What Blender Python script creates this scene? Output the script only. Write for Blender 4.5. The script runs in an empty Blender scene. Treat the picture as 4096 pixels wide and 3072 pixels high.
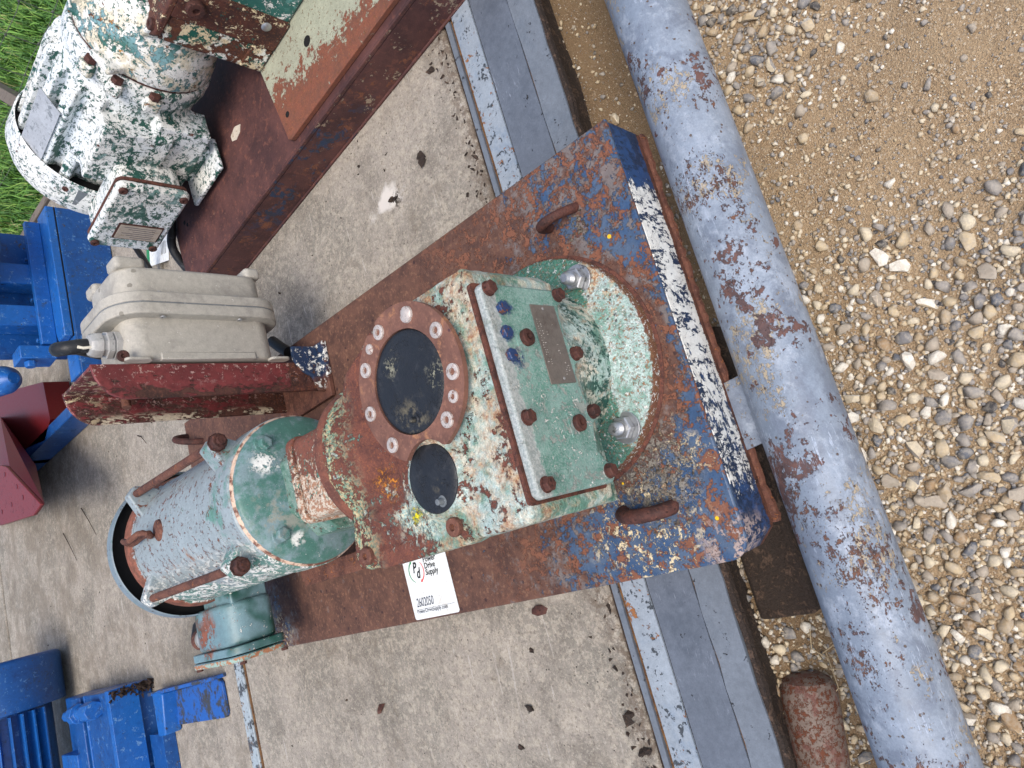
import bpy, bmesh, math, random
import numpy as np
from mathutils import Vector, Matrix, noise as mnoise
random.seed(7); rng = np.random.default_rng(11)
PI = math.pi
scene = bpy.context.scene
C = scene.collection

# ---------------------------------------------------------------- camera
cd = bpy.data.cameras.new('camera'); cam = bpy.data.objects.new('camera', cd); C.objects.link(cam)
cd.sensor_width = 36.0; cd.lens = 24.96; cd.clip_end = 300; cd.clip_start = 0.02
cam.matrix_world = Matrix(((-0.26781, 0.943144, -0.19687, -0.528445),
                           (-0.700074, -0.330875, -0.632785, -0.428423),
                           (-0.661947, -0.031643, 0.748883, 0.868141), (0, 0, 0, 1)))
scene.camera = cam
# ---------------------------------------------------------------- daylight, thin overcast
SUN_EL, SUN_AZ = 62.0, 205.0           # degrees; azimuth measured from +Y clockwise
w = bpy.data.worlds.new('World'); scene.world = w; w.use_nodes = True
nt = w.node_tree; sky = nt.nodes.new('ShaderNodeTexSky'); sky.sky_type = 'NISHITA'; sky.sun_disc = False
sky.sun_elevation = math.radians(SUN_EL); sky.sun_rotation = math.radians(SUN_AZ)
sky.air_density = 1.0; sky.dust_density = 3.5; sky.ozone_density = 1.0
bg = nt.nodes['Background']; bg.inputs['Strength'].default_value = 0.15
nt.links.new(sky.outputs[0], bg.inputs['Color'])
sd = bpy.data.lights.new('sun', 'SUN'); sun = bpy.data.objects.new('sun', sd); C.objects.link(sun)
sd.energy = 1.5; sd.angle = math.radians(28); sd.color = (1.0, 0.95, 0.88)
a = math.radians(SUN_AZ); e = math.radians(SUN_EL)
sdir = Vector((math.sin(a) * math.cos(e), math.cos(a) * math.cos(e), math.sin(e)))
sun.rotation_euler = sdir.to_track_quat('Z', 'Y').to_euler(); sun.location = sdir * 5
scene.view_settings.view_transform = 'Standard'; scene.view_settings.look = 'None'
scene.view_settings.exposure = 0.38; scene.view_settings.gamma = 1.0
scene.view_settings.use_curve_mapping = False

# ================================================================ materials
def lin(r, g, b):
    f = lambda c: (c / 255 / 12.92) if c / 255 <= .04045 else ((c / 255 + .055) / 1.055) ** 2.4
    return (f(r), f(g), f(b), 1.0)

class NT:
    def __init__(s, name):
        s.m = bpy.data.materials.new(name); s.m.use_nodes = True
        s.t = s.m.node_tree; s.bsdf = s.t.nodes['Principled BSDF']
        s.geo = s.t.nodes.new('ShaderNodeNewGeometry'); s.pos = s.geo.outputs['Position']
        sp = s.t.nodes.new('ShaderNodeSeparateXYZ'); s.t.links.new(s.pos, sp.inputs[0])
        s.x, s.y, s.z = sp.outputs
        sn = s.t.nodes.new('ShaderNodeSeparateXYZ'); s.t.links.new(s.geo.outputs['True Normal'], sn.inputs[0])
        s.nx, s.ny, s.nz = sn.outputs
        s.k = 0
    def link(s, v, inp):
        if isinstance(v, (int, float)): inp.default_value = v
        elif isinstance(v, tuple): inp.default_value = v
        else: s.t.links.new(v, inp)
    def math(s, op, a_, b_=0.0, c_=None, clamp=False):
        n = s.t.nodes.new('ShaderNodeMath'); n.operation = op; n.use_clamp = clamp
        s.link(a_, n.inputs[0]); s.link(b_, n.inputs[1])
        if c_ is not None: s.link(c_, n.inputs[2])
        return n.outputs[0]
    def mul(s, a_, b_): return s.math('MULTIPLY', a_, b_)
    def add(s, a_, b_): return s.math('ADD', a_, b_)
    def sub(s, a_, b_): return s.math('SUBTRACT', a_, b_)
    def mx(s, a_, b_): return s.math('MAXIMUM', a_, b_)
    def mn(s, a_, b_): return s.math('MINIMUM', a_, b_)
    def inv(s, a_): return s.math('SUBTRACT', 1.0, a_)
    def mad(s, a_, m_, c_): return s.math('MULTIPLY_ADD', a_, m_, c_)
    def ss(s, v, lo, hi):
        n = s.t.nodes.new('ShaderNodeMapRange'); n.interpolation_type = 'SMOOTHSTEP'
        s.link(v, n.inputs['Value'])
        flip = hi < lo
        if flip: lo, hi = hi, lo
        n.inputs['From Min'].default_value = lo; n.inputs['From Max'].default_value = hi
        n.inputs['To Min'].default_value = 1.0 if flip else 0.0
        n.inputs['To Max'].default_value = 0.0 if flip else 1.0
        return n.outputs[0]
    def vec(s, st=(1, 1, 1), off=None, rot=0):
        n = s.t.nodes.new('ShaderNodeMapping'); s.t.links.new(s.pos, n.inputs['Vector'])
        n.inputs['Scale'].default_value = st
        n.inputs['Rotation'].default_value = (0, 0, rot)
        if off is None: s.k += 1; off = (s.k * 3.17, s.k * 1.73, s.k * 2.41)
        n.inputs['Location'].default_value = off
        return n.outputs[0]
    def noise(s, sc, d=5, r=.6, w_=0.0, st=(1, 1, 1), rot=0):
        n = s.t.nodes.new('ShaderNodeTexNoise'); s.t.links.new(s.vec(st, rot=rot), n.inputs['Vector'])
        n.inputs['Scale'].default_value = sc; n.inputs['Detail'].default_value = d
        n.inputs['Roughness'].default_value = r; n.inputs['Distortion'].default_value = w_
        return n.outputs['Fac']
    def mnoise(s, sc, d=7, r=.68, w_=.3, st=(1, 1, 1), rot=0):
        a_ = s.sub(s.noise(sc, d, r, w_, st, rot), .5); b_ = s.sub(s.noise(sc * 4.1, 5, .7, 0, st, rot), .5)
        return s.add(.5, s.add(s.mul(a_, .86), s.mul(b_, .52)))
    def vor(s, sc, feature='F1', out='Distance', rnd=1.0, st=(1, 1, 1)):
        n = s.t.nodes.new('ShaderNodeTexVoronoi'); n.feature = feature
        s.t.links.new(s.vec(st), n.inputs['Vector']); n.inputs['Scale'].default_value = sc
        n.inputs['Randomness'].default_value = rnd
        return n.outputs[out]
    def blob(s, c, r0, r1, wob=.03, sc=40, st=(1, 1, 1)):
        """1 inside radius r0 of point c, 0 beyond r1, ragged edge"""
        m = s.t.nodes.new('ShaderNodeVectorMath'); m.operation = 'SUBTRACT'; s.t.links.new(s.pos, m.inputs[0]); m.inputs[1].default_value = c
        m1 = s.t.nodes.new('ShaderNodeVectorMath'); m1.operation = 'MULTIPLY'; s.t.links.new(m.outputs[0], m1.inputs[0]); m1.inputs[1].default_value = st
        m2 = s.t.nodes.new('ShaderNodeVectorMath'); m2.operation = 'LENGTH'; s.t.links.new(m1.outputs[0], m2.inputs[0])
        d = s.mad(s.sub(s.noise(sc, 5, .65), .5), wob * 4, m2.outputs['Value'])
        return s.ss(d, r1, r0)
    def mix(s, f, a_, b_):
        n = s.t.nodes.new('ShaderNodeMix'); n.data_type = 'RGBA'
        s.link(f, n.inputs[0]); s.link(a_, n.inputs[6]); s.link(b_, n.inputs[7]); return n.outputs[2]
    def mixf(s, f, a_, b_):
        n = s.t.nodes.new('ShaderNodeMix'); n.data_type = 'FLOAT'
        s.link(f, n.inputs[0]); s.link(a_, n.inputs[2]); s.link(b_, n.inputs[3]); return n.outputs[0]
    def val(s, col, v):
        n = s.t.nodes.new('ShaderNodeMix'); n.data_type = 'RGBA'; n.blend_type = 'MULTIPLY'; n.inputs[0].default_value = 1
        cb = s.t.nodes.new('ShaderNodeCombineColor'); 
        for i in range(3): s.link(v, cb.inputs[i])
        s.link(col, n.inputs[6]); s.t.links.new(cb.outputs[0], n.inputs[7]); return n.outputs[2]
    def ramp(s, f, stops, interp='CONSTANT'):
        n = s.t.nodes.new('ShaderNodeValToRGB'); n.color_ramp.interpolation = interp; s.link(f, n.inputs[0])
        el = n.color_ramp.elements
        el[0].position = stops[0][0]; el[0].color = stops[0][1]; el[1].position = stops[1][0]; el[1].color = stops[1][1]
        for p, c in stops[2:]: x_ = el.new(p); x_.color = c
        return n.outputs[0]
    def out(s, col, rough=.6, metal=0.0, height=None, dist=.001, spec=None, coat=None):
        s.link(col, s.bsdf.inputs['Base Color']); s.link(rough, s.bsdf.inputs['Roughness']); s.link(metal, s.bsdf.inputs['Metallic'])
        if spec is not None: s.bsdf.inputs['Specular IOR Level'].default_value = spec
        if height is not None:
            b = s.t.nodes.new('ShaderNodeBump'); b.inputs['Distance'].default_value = dist; b.inputs['Strength'].default_value = 1.0
            s.link(height, b.inputs['Height']); s.t.links.new(b.outputs[0], s.bsdf.inputs['Normal'])
        return s.m

RUST = lin(112, 72, 58); RUST_D = lin(78, 48, 41); RUST_O = lin(158, 98, 60); RUST_L = lin(146, 104, 84)
TEAL = lin(70, 120, 106); TEAL_D = lin(34, 82, 72); TEAL_L = lin(150, 190, 184); SKYW = lin(188, 212, 218)
WHITE = lin(236, 236, 230); CREAM = lin(226, 208, 170); NAVY = lin(36, 56, 86); BLUE = lin(56, 82, 116)
GREYB = lin(128, 142, 156)

def rustcol(t, a_=RUST, b_=RUST_D, c_=RUST_L, sc=30):
    n1 = t.noise(sc, 6, .7); n2 = t.noise(sc * 6, 4, .7)
    c = t.mix(t.ss(n1, .35, .62), b_, a_)
    c = t.mix(t.mul(t.ss(n2, .52, .68), .55), c, c_)
    return c

def weathered(name, base, layers, rough=.5, vary=.25, fine=.35, dist=.0012, metal=0.0):
    """base: colour or fn(t); layers: list of (fn(t)->mask, colour or fn(t), roughness, height)"""
    t = NT(name)
    col = base(t) if callable(base) else base
    n = t.noise(14, 5, .6)
    col = t.val(col, t.mad(n, vary * 2, 1 - vary))
    sh = t.mad(t.noise(90, 4, .7), .6, .70)
    r = rough; h = t.mul(t.add(t.noise(260, 3, .6), sh), fine)
    for f, c, rr, hh in layers:
        m = f(t); cc = c(t) if callable(c) else c
        col = t.mix(m, col, cc); r = t.mixf(m, r, rr); h = t.mad(m, hh, h)
    r = t.mad(sh, .3, t.sub(r, .30))
    col = t.val(col, t.mul(sh, t.mad(t.noise(420, 2, .6), .36, .82)))
    return t.out(col, r, metal, h, dist)

def chips(sc, thr, soft=.03, w_=.4, r=.68, st=(1, 1, 1), d=7, rot=0):
    return lambda t: t.ss(t.mnoise(sc, d, r, w_, st, rot), thr, thr + soft)
def both(*fs):
    def f(t):
        m = fs[0](t)
        for g in fs[1:]: m = t.mul(m, g(t))
        return m
    return f
def either(*fs):
    def f(t):
        m = fs[0](t)
        for g in fs[1:]: m = t.mx(m, g(t))
        return m
    return f
def bias(sc, fn, soft=.04, amp=1.0, r=.68, d=7, w_=.3, st=(1, 1, 1)):
    """threshold a noise whose threshold is moved by a field fn(t) (0..1 = coverage)"""
    def f(t):
        v = t.sub(t.mul(t.sub(t.mnoise(sc, d, r, w_, st), .5), amp * 2.2), t.sub(.5, fn(t)))
        return t.ss(v, -soft, soft)
    return f
def field(ax, a_, b_, lo=0.0, hi=1.0):
    def f(t):
        v = t.ss(getattr(t, ax), a_, b_)
        return t.mad(v, hi - lo, lo)
    return f
def blob(*a_, **k): return lambda t: t.blob(*a_, **k)
def spots(sc, r0, keep=.5):
    """round drops/pits"""
    def f(t):
        n = t.t.nodes.new('ShaderNodeTexVoronoi'); t.t.links.new(t.vec(), n.inputs['Vector']); n.inputs['Scale'].default_value = sc
        sx = t.t.nodes.new('ShaderNodeSeparateColor'); t.t.links.new(n.outputs['Color'], sx.inputs[0])
        k = t.ss(sx.outputs[0], keep, keep - .02)
        d = t.mad(t.sub(t.noise(sc * 2.5, 3, .6), .5), .25, n.outputs['Distance'])
        return t.mul(k, t.ss(d, r0, r0 * .72))
    return f

M = {}
# --- base plate top: rust towards the far end, blue left near the front
def plate_blue_cov(t):
    v = t.ss(t.y, .40, .10)
    v = t.mad(v, .72, -.02)
    v = t.add(v, t.mul(t.blob((-.60, 1.25, 0), .02, .20, .02, 30), .5))
    v = t.add(v, t.mul(t.ss(t.x, -.42, -.56), t.mul(t.ss(t.y, .62, .2), .28)))
    v = t.sub(v, t.mul(t.ss(t.x, -.22, -.08), .22))
    v = t.sub(v, t.mul(t.blob((-.33, .20, 0), .18, .215, .008, 40), .5))
    return v
M['plate'] = weathered('plate_rust_blue', lambda t: rustcol(t, lin(104, 72, 59), lin(78, 53, 46), lin(144, 106, 82), 22), [
    (spots(44, .17, .45), lin(62, 39, 37), .7, 0.0),
    (lambda t: t.mul(bias(18, lambda t: t.add(plate_blue_cov(t), .08), .20, 1.1)(t), .65), lin(124, 122, 122), .6, .6),
    (bias(32, lambda t: t.sub(plate_blue_cov(t), .02), .03, 1.1), lambda t: t.mix(t.ss(t.noise(20, 4), .4, .6), BLUE, lin(80, 98, 122)), .42, 1.2),
    (both(chips(46, .53, .02), lambda t: t.ss(t.y, .5, .3)), lin(128, 82, 62), .8, -1.0),
    (both(chips(80, .55, .02, .8), either(blob((-.575, .14, 0), .05, .12, .03, 14), blob((-.618, 1.20, 0), .02, .08, .03, 14), blob((-.49, .05, 0), .01, .06, .03, 14))), CREAM, .55, .8),
    (both(chips(95, .48, .05), blob((-.505, .10, 0), .03, .085, .02, 20)), lin(136, 130, 120), .9, 2.5),
    (both(chips(50, .50, .04), blob((-.63, .015, 0), .02, .07, .02, 30)), lin(170, 152, 146), .7, -.4),
], rough=.78, fine=.5)
# --- front face of the plate: white band over navy, rust arris
M['plate_front'] = weathered('plate_front_white_navy', lin(44, 74, 118), [
    (chips(22, .50, .05), NAVY, .4, .5),
    (bias(55, lambda t: t.mul(t.mul(t.ss(t.x, -.07, -.13), t.mad(t.ss(t.x, -.46, -.30), .34, .54)), t.ss(t.x, -.60, -.52)), .04, 1.1, st=(.7, 1, 1)), WHITE, .5, 1.2),
    (both(chips(60, .545, .02, .6, st=(1, 1, .5)), lambda t: 1.0), NAVY, .5, -1.0),
    (bias(40, field('z', -.075, -.092, .12, 1.0), .04, .6), lambda t: rustcol(t, RUST, RUST_D, RUST_O, 60), .85, .2),
    (bias(60, field('z', -.010, -.001, .0, .9), .05, .5), lambda t: rustcol(t, RUST_D, RUST_D, RUST, 60), .8, .2),
    (both(chips(60, .47, .04), blob((-.63, 0, -.03), .02, .06, .02, 30)), lin(176, 158, 152), .7, -.4),
], rough=.45)
M['rust'] = weathered('rust_brown', lambda t: rustcol(t), [
    (chips(60, .60, .04), RUST_O, .85, .6)], rough=.82, fine=.8, dist=.0015)
M['rust_dark'] = weathered('rust_dark', lambda t: rustcol(t, lin(86, 50, 42), lin(52, 30, 27), lin(110, 66, 50)), [
    (spots(150, .3, .4), lin(60, 36, 30), .9, -.6)], rough=.75, fine=1.0, dist=.0015)
M['rust_skid'] = weathered('skid_rust_maroon', lambda t: rustcol(t, lin(92, 58, 54), lin(68, 42, 42), lin(124, 78, 64), 10), [
    (both(chips(16, .52, .05), lambda t: t.mul(t.ss(t.nz, .5, .1), t.blob((.36, .78, -.05), .12, .30, .03, 12))), lambda t: t.mix(t.ss(t.noise(30), .4, .6), NAVY, lin(40, 52, 72)), .5, .6),
    (both(chips(26, .60, .03), lambda t: t.mul(t.ss(t.nz, .5, .1), t.ss(t.y, .8, .6))), lin(160, 140, 118), .6, .8),
    (both(chips(14, .57, .08), lambda t: t.ss(t.nz, .5, .1)), lambda t: rustcol(t, lin(128, 80, 58), RUST, RUST_O, 60), .9, .2),
    (both(chips(70, .66, .02), lambda t: t.ss(t.y, .7, 1.4)), lin(190, 150, 120), .7, .3),
], rough=.72, fine=.5)
M['pad_cream'] = weathered('pad_pale_green_rust', lin(164, 166, 146), [
    (bias(34, lambda t: t.add(t.mul(t.ss(t.x, .60, .44), .8), t.mul(t.ss(t.y, .45, .75), .25)), .06, 1.0), lambda t: rustcol(t, lin(128, 76, 58), RUST, RUST_O, 40), .8, -.4),
    (both(chips(120, .6, .03), lambda t: 1.0), lin(120, 80, 50), .8, -.3),
], rough=.6)
# --- green cast housings
def spk(t, a_, b_, sc=330, lo=.47, hi=.53): return t.mix(t.ss(t.noise(sc, 3, .75), lo, hi), a_, b_)
def crazed(t, pale=.5):
    """old enamel: green, pale blue-green and chalky cream clouds with soft crackle"""
    c = t.mix(t.ss(t.mnoise(10), .40, .58), lin(98, 142, 126), lin(182, 202, 198))
    c = t.mix(t.mul(t.ss(t.mnoise(17), .48, .60), pale), c, lin(220, 216, 198))
    c = t.mix(t.mul(t.ss(t.noise(300, 3, .75), .48, .62), .35), c, lin(108, 142, 128))
    return c
M['housing'] = weathered('housing_crazed_green_rust', lambda t: crazed(t, .8), [
    (bias(18, lambda t: t.mad(t.ss(t.z, .20, .275), .18, .26), .30, 1.0, .75), lambda t: t.mix(t.ss(t.noise(200, 4, .75), .40, .62), lin(152, 98, 66), lin(194, 166, 130)), .75, -.2),
    (bias(26, lambda t: t.mx(t.mul(t.ss(t.z, .25, .27), t.mad(t.ss(t.y, .20, .34), .66, .06)), t.mad(t.ss(t.z, .24, .27), .22, .10)), .05, 1.0), lambda t: rustcol(t, lin(118, 70, 56), lin(92, 54, 46), lin(160, 96, 60), 40), .8, -.8),
    (both(chips(50, .50, .05), lambda t: t.ss(t.z, .15, .07)), TEAL_D, .5, .4),
    (both(chips(60, .47, .03), blob((-.478, .285, .28), .02, .055, .02, 40, (1.3, .8, 1))), lambda t: t.mix(t.ss(t.noise(200, 3, .7), .45, .55), lin(216, 212, 186), lin(170, 196, 186)), .6, .5),
    (both(chips(60, .49, .03), lambda t: t.mul(t.ss(t.y, .36, .42), t.ss(t.z, .24, .26))), lambda t: t.mix(t.ss(t.noise(220, 3, .7), .45, .55), lin(120, 160, 136), lin(196, 180, 140)), .6, .5),
    (both(chips(160, .47, .03), blob((-.475, .285, .275), .006, .014, .006, 120)), lin(226, 214, 30), .6, .6),
    (both(chips(150, .52, .03), blob((-.424, .333, .272), .012, .03, .012, 60)), lin(206, 130, 44), .8, .3),
], rough=.62, fine=1.1, dist=.0024)
M['flange_foot'] = weathered('foot_flange_pale_green', lambda t: t.mix(t.mul(t.ss(t.noise(300, 3, .75), .48, .58), .6), t.mix(t.ss(t.mnoise(13), .38, .56), lin(108, 152, 136), lin(188, 206, 202)), lin(124, 154, 142)), [
    (bias(30, lambda t: t.mad(t.ss(t.x, -.34, -.20), .5, .05), .16, .9), lambda t: t.mix(t.ss(t.noise(260, 4, .75), .42, .58), lin(206, 192, 162), lin(170, 118, 80)), .7, .1),
    (bias(26, lambda t: t.mul(t.ss(t.y, .085, .12), .95), .14, .8), lambda t: spk(t, lin(62, 112, 94), lin(84, 134, 116), 300), .55, .2),
    (both(chips(200, .565, .03), lambda t: 1.0), lin(160, 118, 84), .8, -.2),
    (both(spots(120, .34, .3), blob((-.27, .10, .03), .04, .10, .02, 20)), lin(88, 92, 90), .7, -.2),
    (bias(90, lambda t: t.ss(t.z, .026, .012), .10, .8), lambda t: rustcol(t, lin(112, 80, 54), RUST, lin(150, 98, 60), 80), .85, .2),
    (both(chips(170, .575, .02), lambda t: 1.0), WHITE, .6, .5),
], rough=.6, fine=1.2, dist=.0024)
M['cover'] = weathered('cover_green_enamel', lambda t: t.mix(t.mul(t.ss(t.noise(420, 3, .75), .46, .56), .6), t.mix(t.ss(t.mnoise(18), .42, .56), lin(90, 140, 126), lin(122, 160, 150)), lin(156, 178, 174)), [
    (bias(30, lambda t: t.ss(t.z, .236, .272), .10, .5), lambda t: spk(t, lin(150, 160, 158), lin(176, 182, 180)), .6, -.4),
    (both(chips(30, .56, .04), lambda t: 1.0), lin(150, 160, 154), .6, -.4),
    (both(chips(80, .60, .02, .8), blob((-.42, .08, .17), .05, .15, .03, 14)), WHITE, .5, .8),
    (both(chips(60, .46, .03), either(blob((-.277, .08, .240), .006, .014, .006, 90), blob((-.308, .08, .250), .005, .012, .006, 90), blob((-.338, .08, .245), .006, .016, .006, 90))), lin(34, 66, 120), .35, .6),
], rough=.42, fine=.6)
M['gasket'] = weathered('gasket_rust_edge', lambda t: rustcol(t, lin(104, 62, 50), lin(60, 36, 32), lin(150, 96, 70), 80), [], rough=.85)
M['seal_ring'] = weathered('seal_ring_rust', lambda t: rustcol(t, lin(124, 86, 72), lin(102, 70, 60), lin(156, 112, 90), 22), [
    (chips(16, .56, .10), lin(164, 116, 84), .7, .1), (spots(60, .13, .35), lin(84, 54, 56), .7, 0)], rough=.66, fine=.35)
M['black_cap'] = weathered('cracked_black_rubber', lin(34, 37, 42), [
    (lambda t: t.mul(t.mul(t.ss(t.vor(210, 'DISTANCE_TO_EDGE'), .05, .015), .6), t.ss(t.noise(30, 3), .48, .58)), lin(16, 16, 17), .8, -.8),
    (both(chips(40, .5, .2), lambda t: 1.0), lin(48, 51, 56), .6, 0),
    (both(chips(26, .5, .12), either(blob((-.372, .225, .3), .01, .045, .02, 40), blob((-.452, .215, .3), .006, .02, .008, 40))), lin(104, 98, 82), .9, .1),
    (both(chips(90, .50, .06), either(blob((-.333, .160, .3), .008, .024, .01, 60), blob((-.29, .235, .3), .004, .02, .012, 60))), lin(140, 138, 120), .9, .8),
], rough=.45, fine=.4)
M['galv'] = weathered('zinc_plated_steel', lin(176, 178, 180), [(chips(60, .58, .08), lin(116, 118, 120), .5, 0)], rough=.38, metal=.75, fine=.2)
M['screw_pale'] = weathered('screw_pale_steel', lin(208, 198, 190), [(chips(160, .56, .06), lin(140, 100, 84), .7, 0)], rough=.45, metal=.35, fine=.4)
M['name_plate'] = weathered('name_plate_stainless', lin(134, 128, 122), [(chips(20, .5, .2), lin(116, 108, 102), .5, 0)], rough=.45, metal=.55, fine=.15, vary=.1)
M['dot'] = weathered('punched_mark', lin(205, 202, 196), [], rough=.5, metal=.3)
# --- motor 1
M['motor_body'] = weathered('motor_pale_blue_green', lambda t: t.mix(t.ss(t.z, .25, .12), lin(150, 162, 166), lin(112, 146, 140)), [
    (bias(12, lambda t: t.add(t.mad(t.ss(t.x, -.42, -.50), .5, .12), t.mul(t.ss(t.y, .80, .72), .30)), .14, .8), lin(98, 140, 130), .5, .2),
    (bias(14, lambda t: .17, .10, .9), lambda t: t.mix(t.ss(t.noise(120, 4, .7), .42, .58), lin(150, 108, 84), lin(150, 146, 140)), .7, -.2),
    (both(chips(40, .585, .02, .3, st=(2, 2, .9)), lambda t: t.ss(t.y, .64, .72)), lambda t: rustcol(t, lin(128, 84, 72), RUST, RUST_L, 60), .8, -.8),
    (both(chips(60, .50, .03, 1.2, st=(1, .5, 1)), lambda t: t.ss(t.x, -.40, -.475)), WHITE, .5, .8),
    (spots(60, .16, .35), lin(104, 122, 132), .6, 0.0),
    (bias(40, lambda t: t.ss(t.y, 1.088, 1.105), .1, .6), lambda t: rustcol(t, lin(150, 92, 74), RUST, RUST_L, 60), .8, -.2),
], rough=.42, fine=.35)
M['motor_face'] = weathered('motor_flange_teal', lambda t: t.mix(t.ss(t.mnoise(12), .42, .58), lin(74, 118, 108), lin(122, 144, 148)), [
    (both(chips(40, .50, .02, .6), either(blob((-.31, .65, .26), .01, .035, .012, 40), blob((-.33, .65, .23), .005, .03, .014, 40), blob((-.44, .65, .23), .003, .02, .012, 40))), WHITE, .5, .8),
    (chips(130, .66, .02), WHITE, .5, .5),
    (bias(60, lambda t: t.ss(t.y, .655, .667), .1, .5), lambda t: t.mix(t.ss(t.noise(60), .42, .58), RUST, lin(214, 186, 164)), .7, -.2),
    (both(chips(20, .52, .1), blob((-.40, .65, .25), .02, .07, .03, 20)), lin(142, 146, 136), .6, 0),
], rough=.42, fine=.4)
M['adapter'] = weathered('adapter_rust_white', lambda t: spk(t, lin(204, 192, 174), lin(166, 124, 98), 160), [
    (bias(36, lambda t: t.mad(t.ss(t.x, -.40, -.31), .35, .30), .05, .8), lambda t: rustcol(t, lin(124, 74, 62), RUST, RUST_O, 60), .8, -.8),
    (chips(60, .60, .03), lin(104, 158, 140), .5, .3)], rough=.6, fine=.8, dist=.002)
M['adapter_neck'] = weathered('adapter_neck_teal', lambda t: t.mix(t.ss(t.mnoise(24), .42, .58), lin(72, 116, 102), lin(124, 150, 140)), [
    (chips(46, .58, .03), lambda t: rustcol(t), .8, -.6), (chips(120, .62, .02), WHITE, .5, .5)], rough=.45, fine=.6)
M['input_flange'] = weathered('input_flange_rust', lambda t: rustcol(t, lin(126, 76, 60), lin(92, 56, 48), RUST_L), [
    (bias(34, lambda t: t.mad(t.ss(t.z, .27, .2), .3, .25), .08, .8), lambda t: spk(t, lin(120, 176, 150), CREAM, 300), .6, .8)], rough=.8, fine=1.0, dist=.002)
M['fan_cover'] = weathered('fan_cover_grey_blue', lin(122, 138, 148), [
    (chips(30, .55, .06), lin(96, 134, 130), .5, .3), (chips(60, .62, .03), lin(80, 60, 54), .8, -.5)], rough=.5)
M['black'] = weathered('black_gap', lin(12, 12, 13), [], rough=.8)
M['jbox'] = weathered('junction_box_teal', lambda t: t.mix(t.ss(t.noise(8, 3), .44, .60), lin(112, 142, 150), lin(34, 84, 74)), [
    (both(chips(30, .46, .04), blob((-.56, 1.13, .2), .02, .07, .03, 30)), lambda t: rustcol(t, lin(140, 84, 66), RUST, RUST_L, 60), .8, -.6),
    (bias(60, lambda t: t.ss(t.x, -.612, -.622), .1, .6), lambda t: spk(t, lin(170, 116, 84), lin(150, 178, 168), 90), .8, 0),
    (chips(60, .64, .02), WHITE, .5, .6), (spots(80, .14, .3), lin(120, 78, 60), .7, -.3)], rough=.4, fine=.3)
# --- post and enclosure
M['post'] = weathered('post_red_paint', lambda t: t.mix(t.ss(t.mnoise(14), .42, .6), lin(104, 46, 48), lin(124, 56, 57)), [
    (bias(40, lambda t: t.mx(t.mad(t.ss(t.y, .85, .96), .22, .26), t.mul(t.ss(t.x, -.10, -.135), .62)), .10, 1.1, st=(1, 1, .4)), lambda t: rustcol(t, lin(88, 54, 46), lin(52, 34, 30), lin(120, 78, 60), 40), .75, -.8),
    (bias(50, lambda t: t.mx(t.ss(t.z, .12, .06), 0.0), .1, .8), lambda t: rustcol(t, lin(90, 52, 44), lin(56, 34, 30), RUST_O, 40), .75, -.8),
    (both(chips(50, .515, .02, .5, st=(1, 1, .35)), lambda t: t.mul(t.ss(t.y, .93, .95), t.ss(t.x, -.118, -.134))), lin(214, 200, 176), .5, 1.0),
    (both(chips(90, .575, .02), lambda t: t.ss(t.x, -.13, -.08)), lin(196, 160, 152), .5, .6),
    (both(chips(50, .53, .03, .5, st=(1, 1, .6)), lambda t: t.mul(t.ss(t.z, .37, .43), t.ss(t.y, .82, .9))), CREAM, .5, .8)], rough=.5)
M['post_foot'] = weathered('post_foot_navy_white', lambda t: rustcol(t), [
    (both(chips(26, .40, .03), blob((-.07, .80, .04), .04, .06, .01, 40)), NAVY, .5, .8),
    (both(chips(44, .54, .02), blob((-.075, .80, .03), .05, .07, .01, 40)), WHITE, .5, 1.0)], rough=.75)
M['enclosure'] = weathered('enclosure_grey_cast_aluminium', lin(176, 172, 162), [
    (chips(12, .5, .15), lin(160, 156, 148), .6, 0), (both(spots(36, .17, .3), lambda t: t.ss(t.z, .34, .36)), lin(132, 128, 118), .6, 0),
    (chips(90, .66, .02), lin(214, 212, 206), .5, .2)], rough=.5, vary=.08, fine=.25)
M['cable'] = weathered('cable_black_rubber', lin(30, 31, 33), [(chips(40, .56, .1), lin(62, 64, 68), .6, 0)], rough=.5, vary=.1)
M['tape'] = weathered('tape_white', lin(220, 214, 196), [], rough=.6)
M['gland'] = weathered('gland_grey', lin(178, 178, 176), [(chips(60, .6, .05), lin(140, 140, 138), .6, 0)], rough=.45, metal=.2)
# --- motor 2 : white flaking over green
M['white_green'] = weathered('motor_white_flaking_green', lambda t: t.mix(t.ss(t.mnoise(9), .46, .58), lin(40, 90, 78), lin(132, 162, 158)), [
    (bias(17, lambda t: t.mad(t.mx(t.nz, 0.0), .22, .545), .02, 1.0, .75, w_=.15, st=(1.6, 1, 1.6)), lambda t: t.mix(t.ss(t.noise(6), .4, .6), WHITE, lin(226, 232, 234)), .45, 2.0),
    (both(chips(90, .56, .02), lambda t: 1.0), lin(52, 100, 92), .5, -1.0),
    (chips(18, .645, .03), lambda t: rustcol(t), .8, -1.0)], rough=.45, dist=.0018)
M['white_heavy'] = weathered('casting_white_with_green_chips', lambda t: t.mix(t.ss(t.noise(10, 3), .4, .6), lin(30, 92, 76), lin(120, 160, 166)), [
    (chips(18, .435, .02, .15, .75), lambda t: t.mix(t.ss(t.noise(30), .45, .6), WHITE, lin(214, 206, 184)), .45, 2.0),
    (both(chips(110, .57, .02), lambda t: 1.0), lin(66, 116, 106), .5, -1.0),
    (chips(26, .61, .03), lambda t: t.mix(t.ss(t.noise(80), .45, .55), RUST, lin(196, 146, 84)), .8, -1.0)], rough=.45, dist=.0018)
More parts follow.
